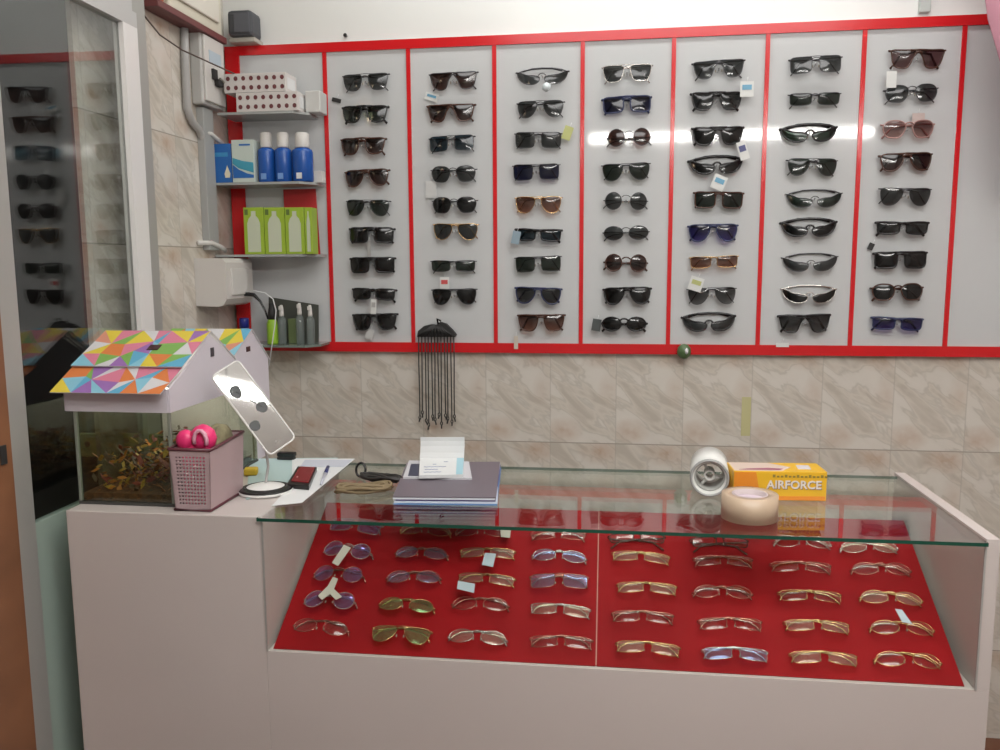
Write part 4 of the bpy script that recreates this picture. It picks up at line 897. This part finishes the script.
# ---------------------------------------------------------------- pink cloth at the right
mb = MB(); nx, nz = 26, 14
yc = 2.30
xl0 = un(986, 0, (0, yc, 0), (0, 1, 0)).x; zt_ = CEIL-.02; g = []
for j in range(nz+1):
    v = j/nz; z = zt_+(0.20-zt_)*v
    z60 = un(1000, 75, (0, yc, 0), (0, 1, 0)).z; z00 = un(985, 0, (0, yc, 0), (0, 1, 0)).z
    xl = xl0 if z > z00 else xl0+(z00-z)*.30
    row = []
    for i in range(nx+1):
        u = i/nx; x = xl+.34*u*(1-.3*v)
        row.append((x, yc+.026*sin(u*34+v*4.2)+.010*sin(u*71), z))
    g.append(row)
F = [[mb.bm.verts.new(V(p)) for p in r] for r in g]; B = [[mb.bm.verts.new(V(p)+V((0, .004, 0))) for p in r] for r in g]
for j in range(nz):
    for i in range(nx):
        mb.bm.faces.new((F[j][i], F[j][i+1], F[j+1][i+1], F[j+1][i])); mb.bm.faces.new((B[j][i], B[j+1][i], B[j+1][i+1], B[j][i+1]))
    for i in (0, nx): mb.bm.faces.new((F[j][i], F[j+1][i], B[j+1][i], B[j][i]))
for i in range(nx):
    for j in (0, nz): mb.bm.faces.new((F[j][i], F[j][i+1], B[j][i+1], B[j][i]))
for f in mb.bm.faces: f.smooth = True
thing(mb, 'hanging_cloth', mat('pink_cloth', (.62, .30, .38), .8), 'pink folded cloth hanging at the upper right in front of the display', 'cloth')
# ---------------------------------------------------------------- lights
def lampmesh(name, a, b, r, col, st, label):
    e = empty(name, label, 'lamp')
    a = V(a); b = V(b); d = (b-a).normalized()
    MB().tube([a+d*.02, b-d*.02], r, 10).build('tube', mat('glow_'+name+str(st), (1, 1, 1), .5, emit=col, es=st), e)
    MB().box(min(a.x, b.x), max(a.x, b.x)+.0001, a.y-.02, a.y+.02, a.z+r+.002, a.z+r+.03).build('fitting', plastic, e)
    for q in (a+d*.2, b-d*.2): MB().tube([q+V((0, 0, r+.031)), V((q.x, q.y, CEIL-.0005))], .004, 6).build('hanging_rod', greyp, e)
    for q in (a, b): MB().ball(q, r*1.3, (1, 1, 1), 1).build('end_cap', plastic, e)
    return e
# two ceiling battens behind the photographer whose reflection runs over the board
lampmesh('tube_light', (-.17, .25, .69), (1.36, .25, .69), .020, (1, .98, .94), 45, 'bright white tube lamp hung across the shop behind the camera')
def area(name, loc, rot, sx, sy, e_, col):
    l = bpy.data.lights.new(name, 'AREA'); l.shape = 'RECTANGLE'; l.size = sx; l.size_y = sy; l.energy = e_; l.color = col
    o = bpy.data.objects.new(name, l); C.objects.link(o); o.location = loc; o.rotation_euler = rot; return o
area('ceiling_light', (.3, .4, CEIL-.02), (0, 0, 0), 1.8, 1.0, 29, (1, .985, .97))
area('wall_light', (.35, D-.30, CEIL-.06), (radians(18), 0, 0), 2.2, .12, 9, (1, .99, .96))
e = empty('bulb_lamp', 'warm round bulb fixed to the brown door post outside the view', 'lamp')
MB().ball((-1.088, 1.355, .664), .028).build('bulb', mat('bulb_glow', (1, 1, 1), .5, emit=(1, .80, .55), es=22), e)
MB().tube([(-1.1255, 1.355, .664), (-1.112, 1.355, .664)], .018, 12).build('socket', plastic, e)
# ---------------------------------------------------------------- finish: origins at the base, lift to floor = 0
SUB = {'cover': ('breaker', 'rating_label', 'label_strip'), 'box': ('printed_dots', 'end_label', 'drop_print', 'teal_band', 'wave_print', 'title_print', 'bottle_print', 'logo_print'),
       'upper_roof': ('skylight',), 'walls': ('window',), 'pages': ('handwriting', 'cyan_strip'), 'carton': ('orange_print', 'top_print', 'stripe_print', 'label_print', 'lettering', 'lettering_shadow', 'script_print'),
       'mirror_glass': ('sunglasses_print', 'logo'), 'core': ('hub', 'core_label'), 'red_back': ('camera_lens',), 'body': ('label',), 'card': ('print',), 'back_sheet': ('backdrop_picture',)}  # sunglasses_print: flat dark lens shapes and a thin bar on the mirror glass
base_ = lambda n: n.split('.')[0]
for o in list(bpy.data.objects):
    if o.type == 'EMPTY' and o in BAKED:
        kids = list(o.children)
        for p_ in kids:
            for k_ in kids:
                if base_(k_.name) in SUB.get(base_(p_.name), ()): k_.parent = p_
bpy.context.view_layer.update()
for o in BAKED:
    ms = [o] if o.type == 'MESH' else []
    ch = list(o.children_recursive)
    ms += ch
    pts = [v.co for m in ms if m.type == 'MESH' for v in m.data.vertices]
    lo = V([min(p[i] for p in pts) for i in range(3)]); hi = V([max(p[i] for p in pts) for i in range(3)])
    b = V(((lo.x+hi.x)/2, (lo.y+hi.y)/2, lo.z))
    for m in ms: m.data.transform(Matrix.Translation(-b))
    o.location = o.location + b
cd = bpy.data.cameras.new('camera'); co = bpy.data.objects.new('camera', cd); C.objects.link(co)
cd.sensor_fit = 'HORIZONTAL'; cd.sensor_width = 36; cd.lens = FPX/1000*36; cd.clip_start = .02
co.matrix_world = Matrix(((r2.x, u2.x, -fw.x, 0), (r2.y, u2.y, -fw.y, 0), (r2.z, u2.z, -fw.z, 0), (0, 0, 0, 1)))
sc.camera = co
for o in list(bpy.data.objects):
    if o.parent is None: o.location.z += CZ
w = bpy.data.worlds.new('world'); sc.world = w; w.use_nodes = True
w.node_tree.nodes['Background'].inputs[0].default_value = (.5, .52, .55, 1); w.node_tree.nodes['Background'].inputs[1].default_value = .02
sc.view_settings.view_transform = 'Standard'; sc.view_settings.look = 'None'; sc.view_settings.exposure = 0.45; sc.view_settings.gamma = 1; sc.view_settings.use_curve_mapping = False
sc.cycles.transparent_max_bounces = 24; sc.cycles.max_bounces = 10
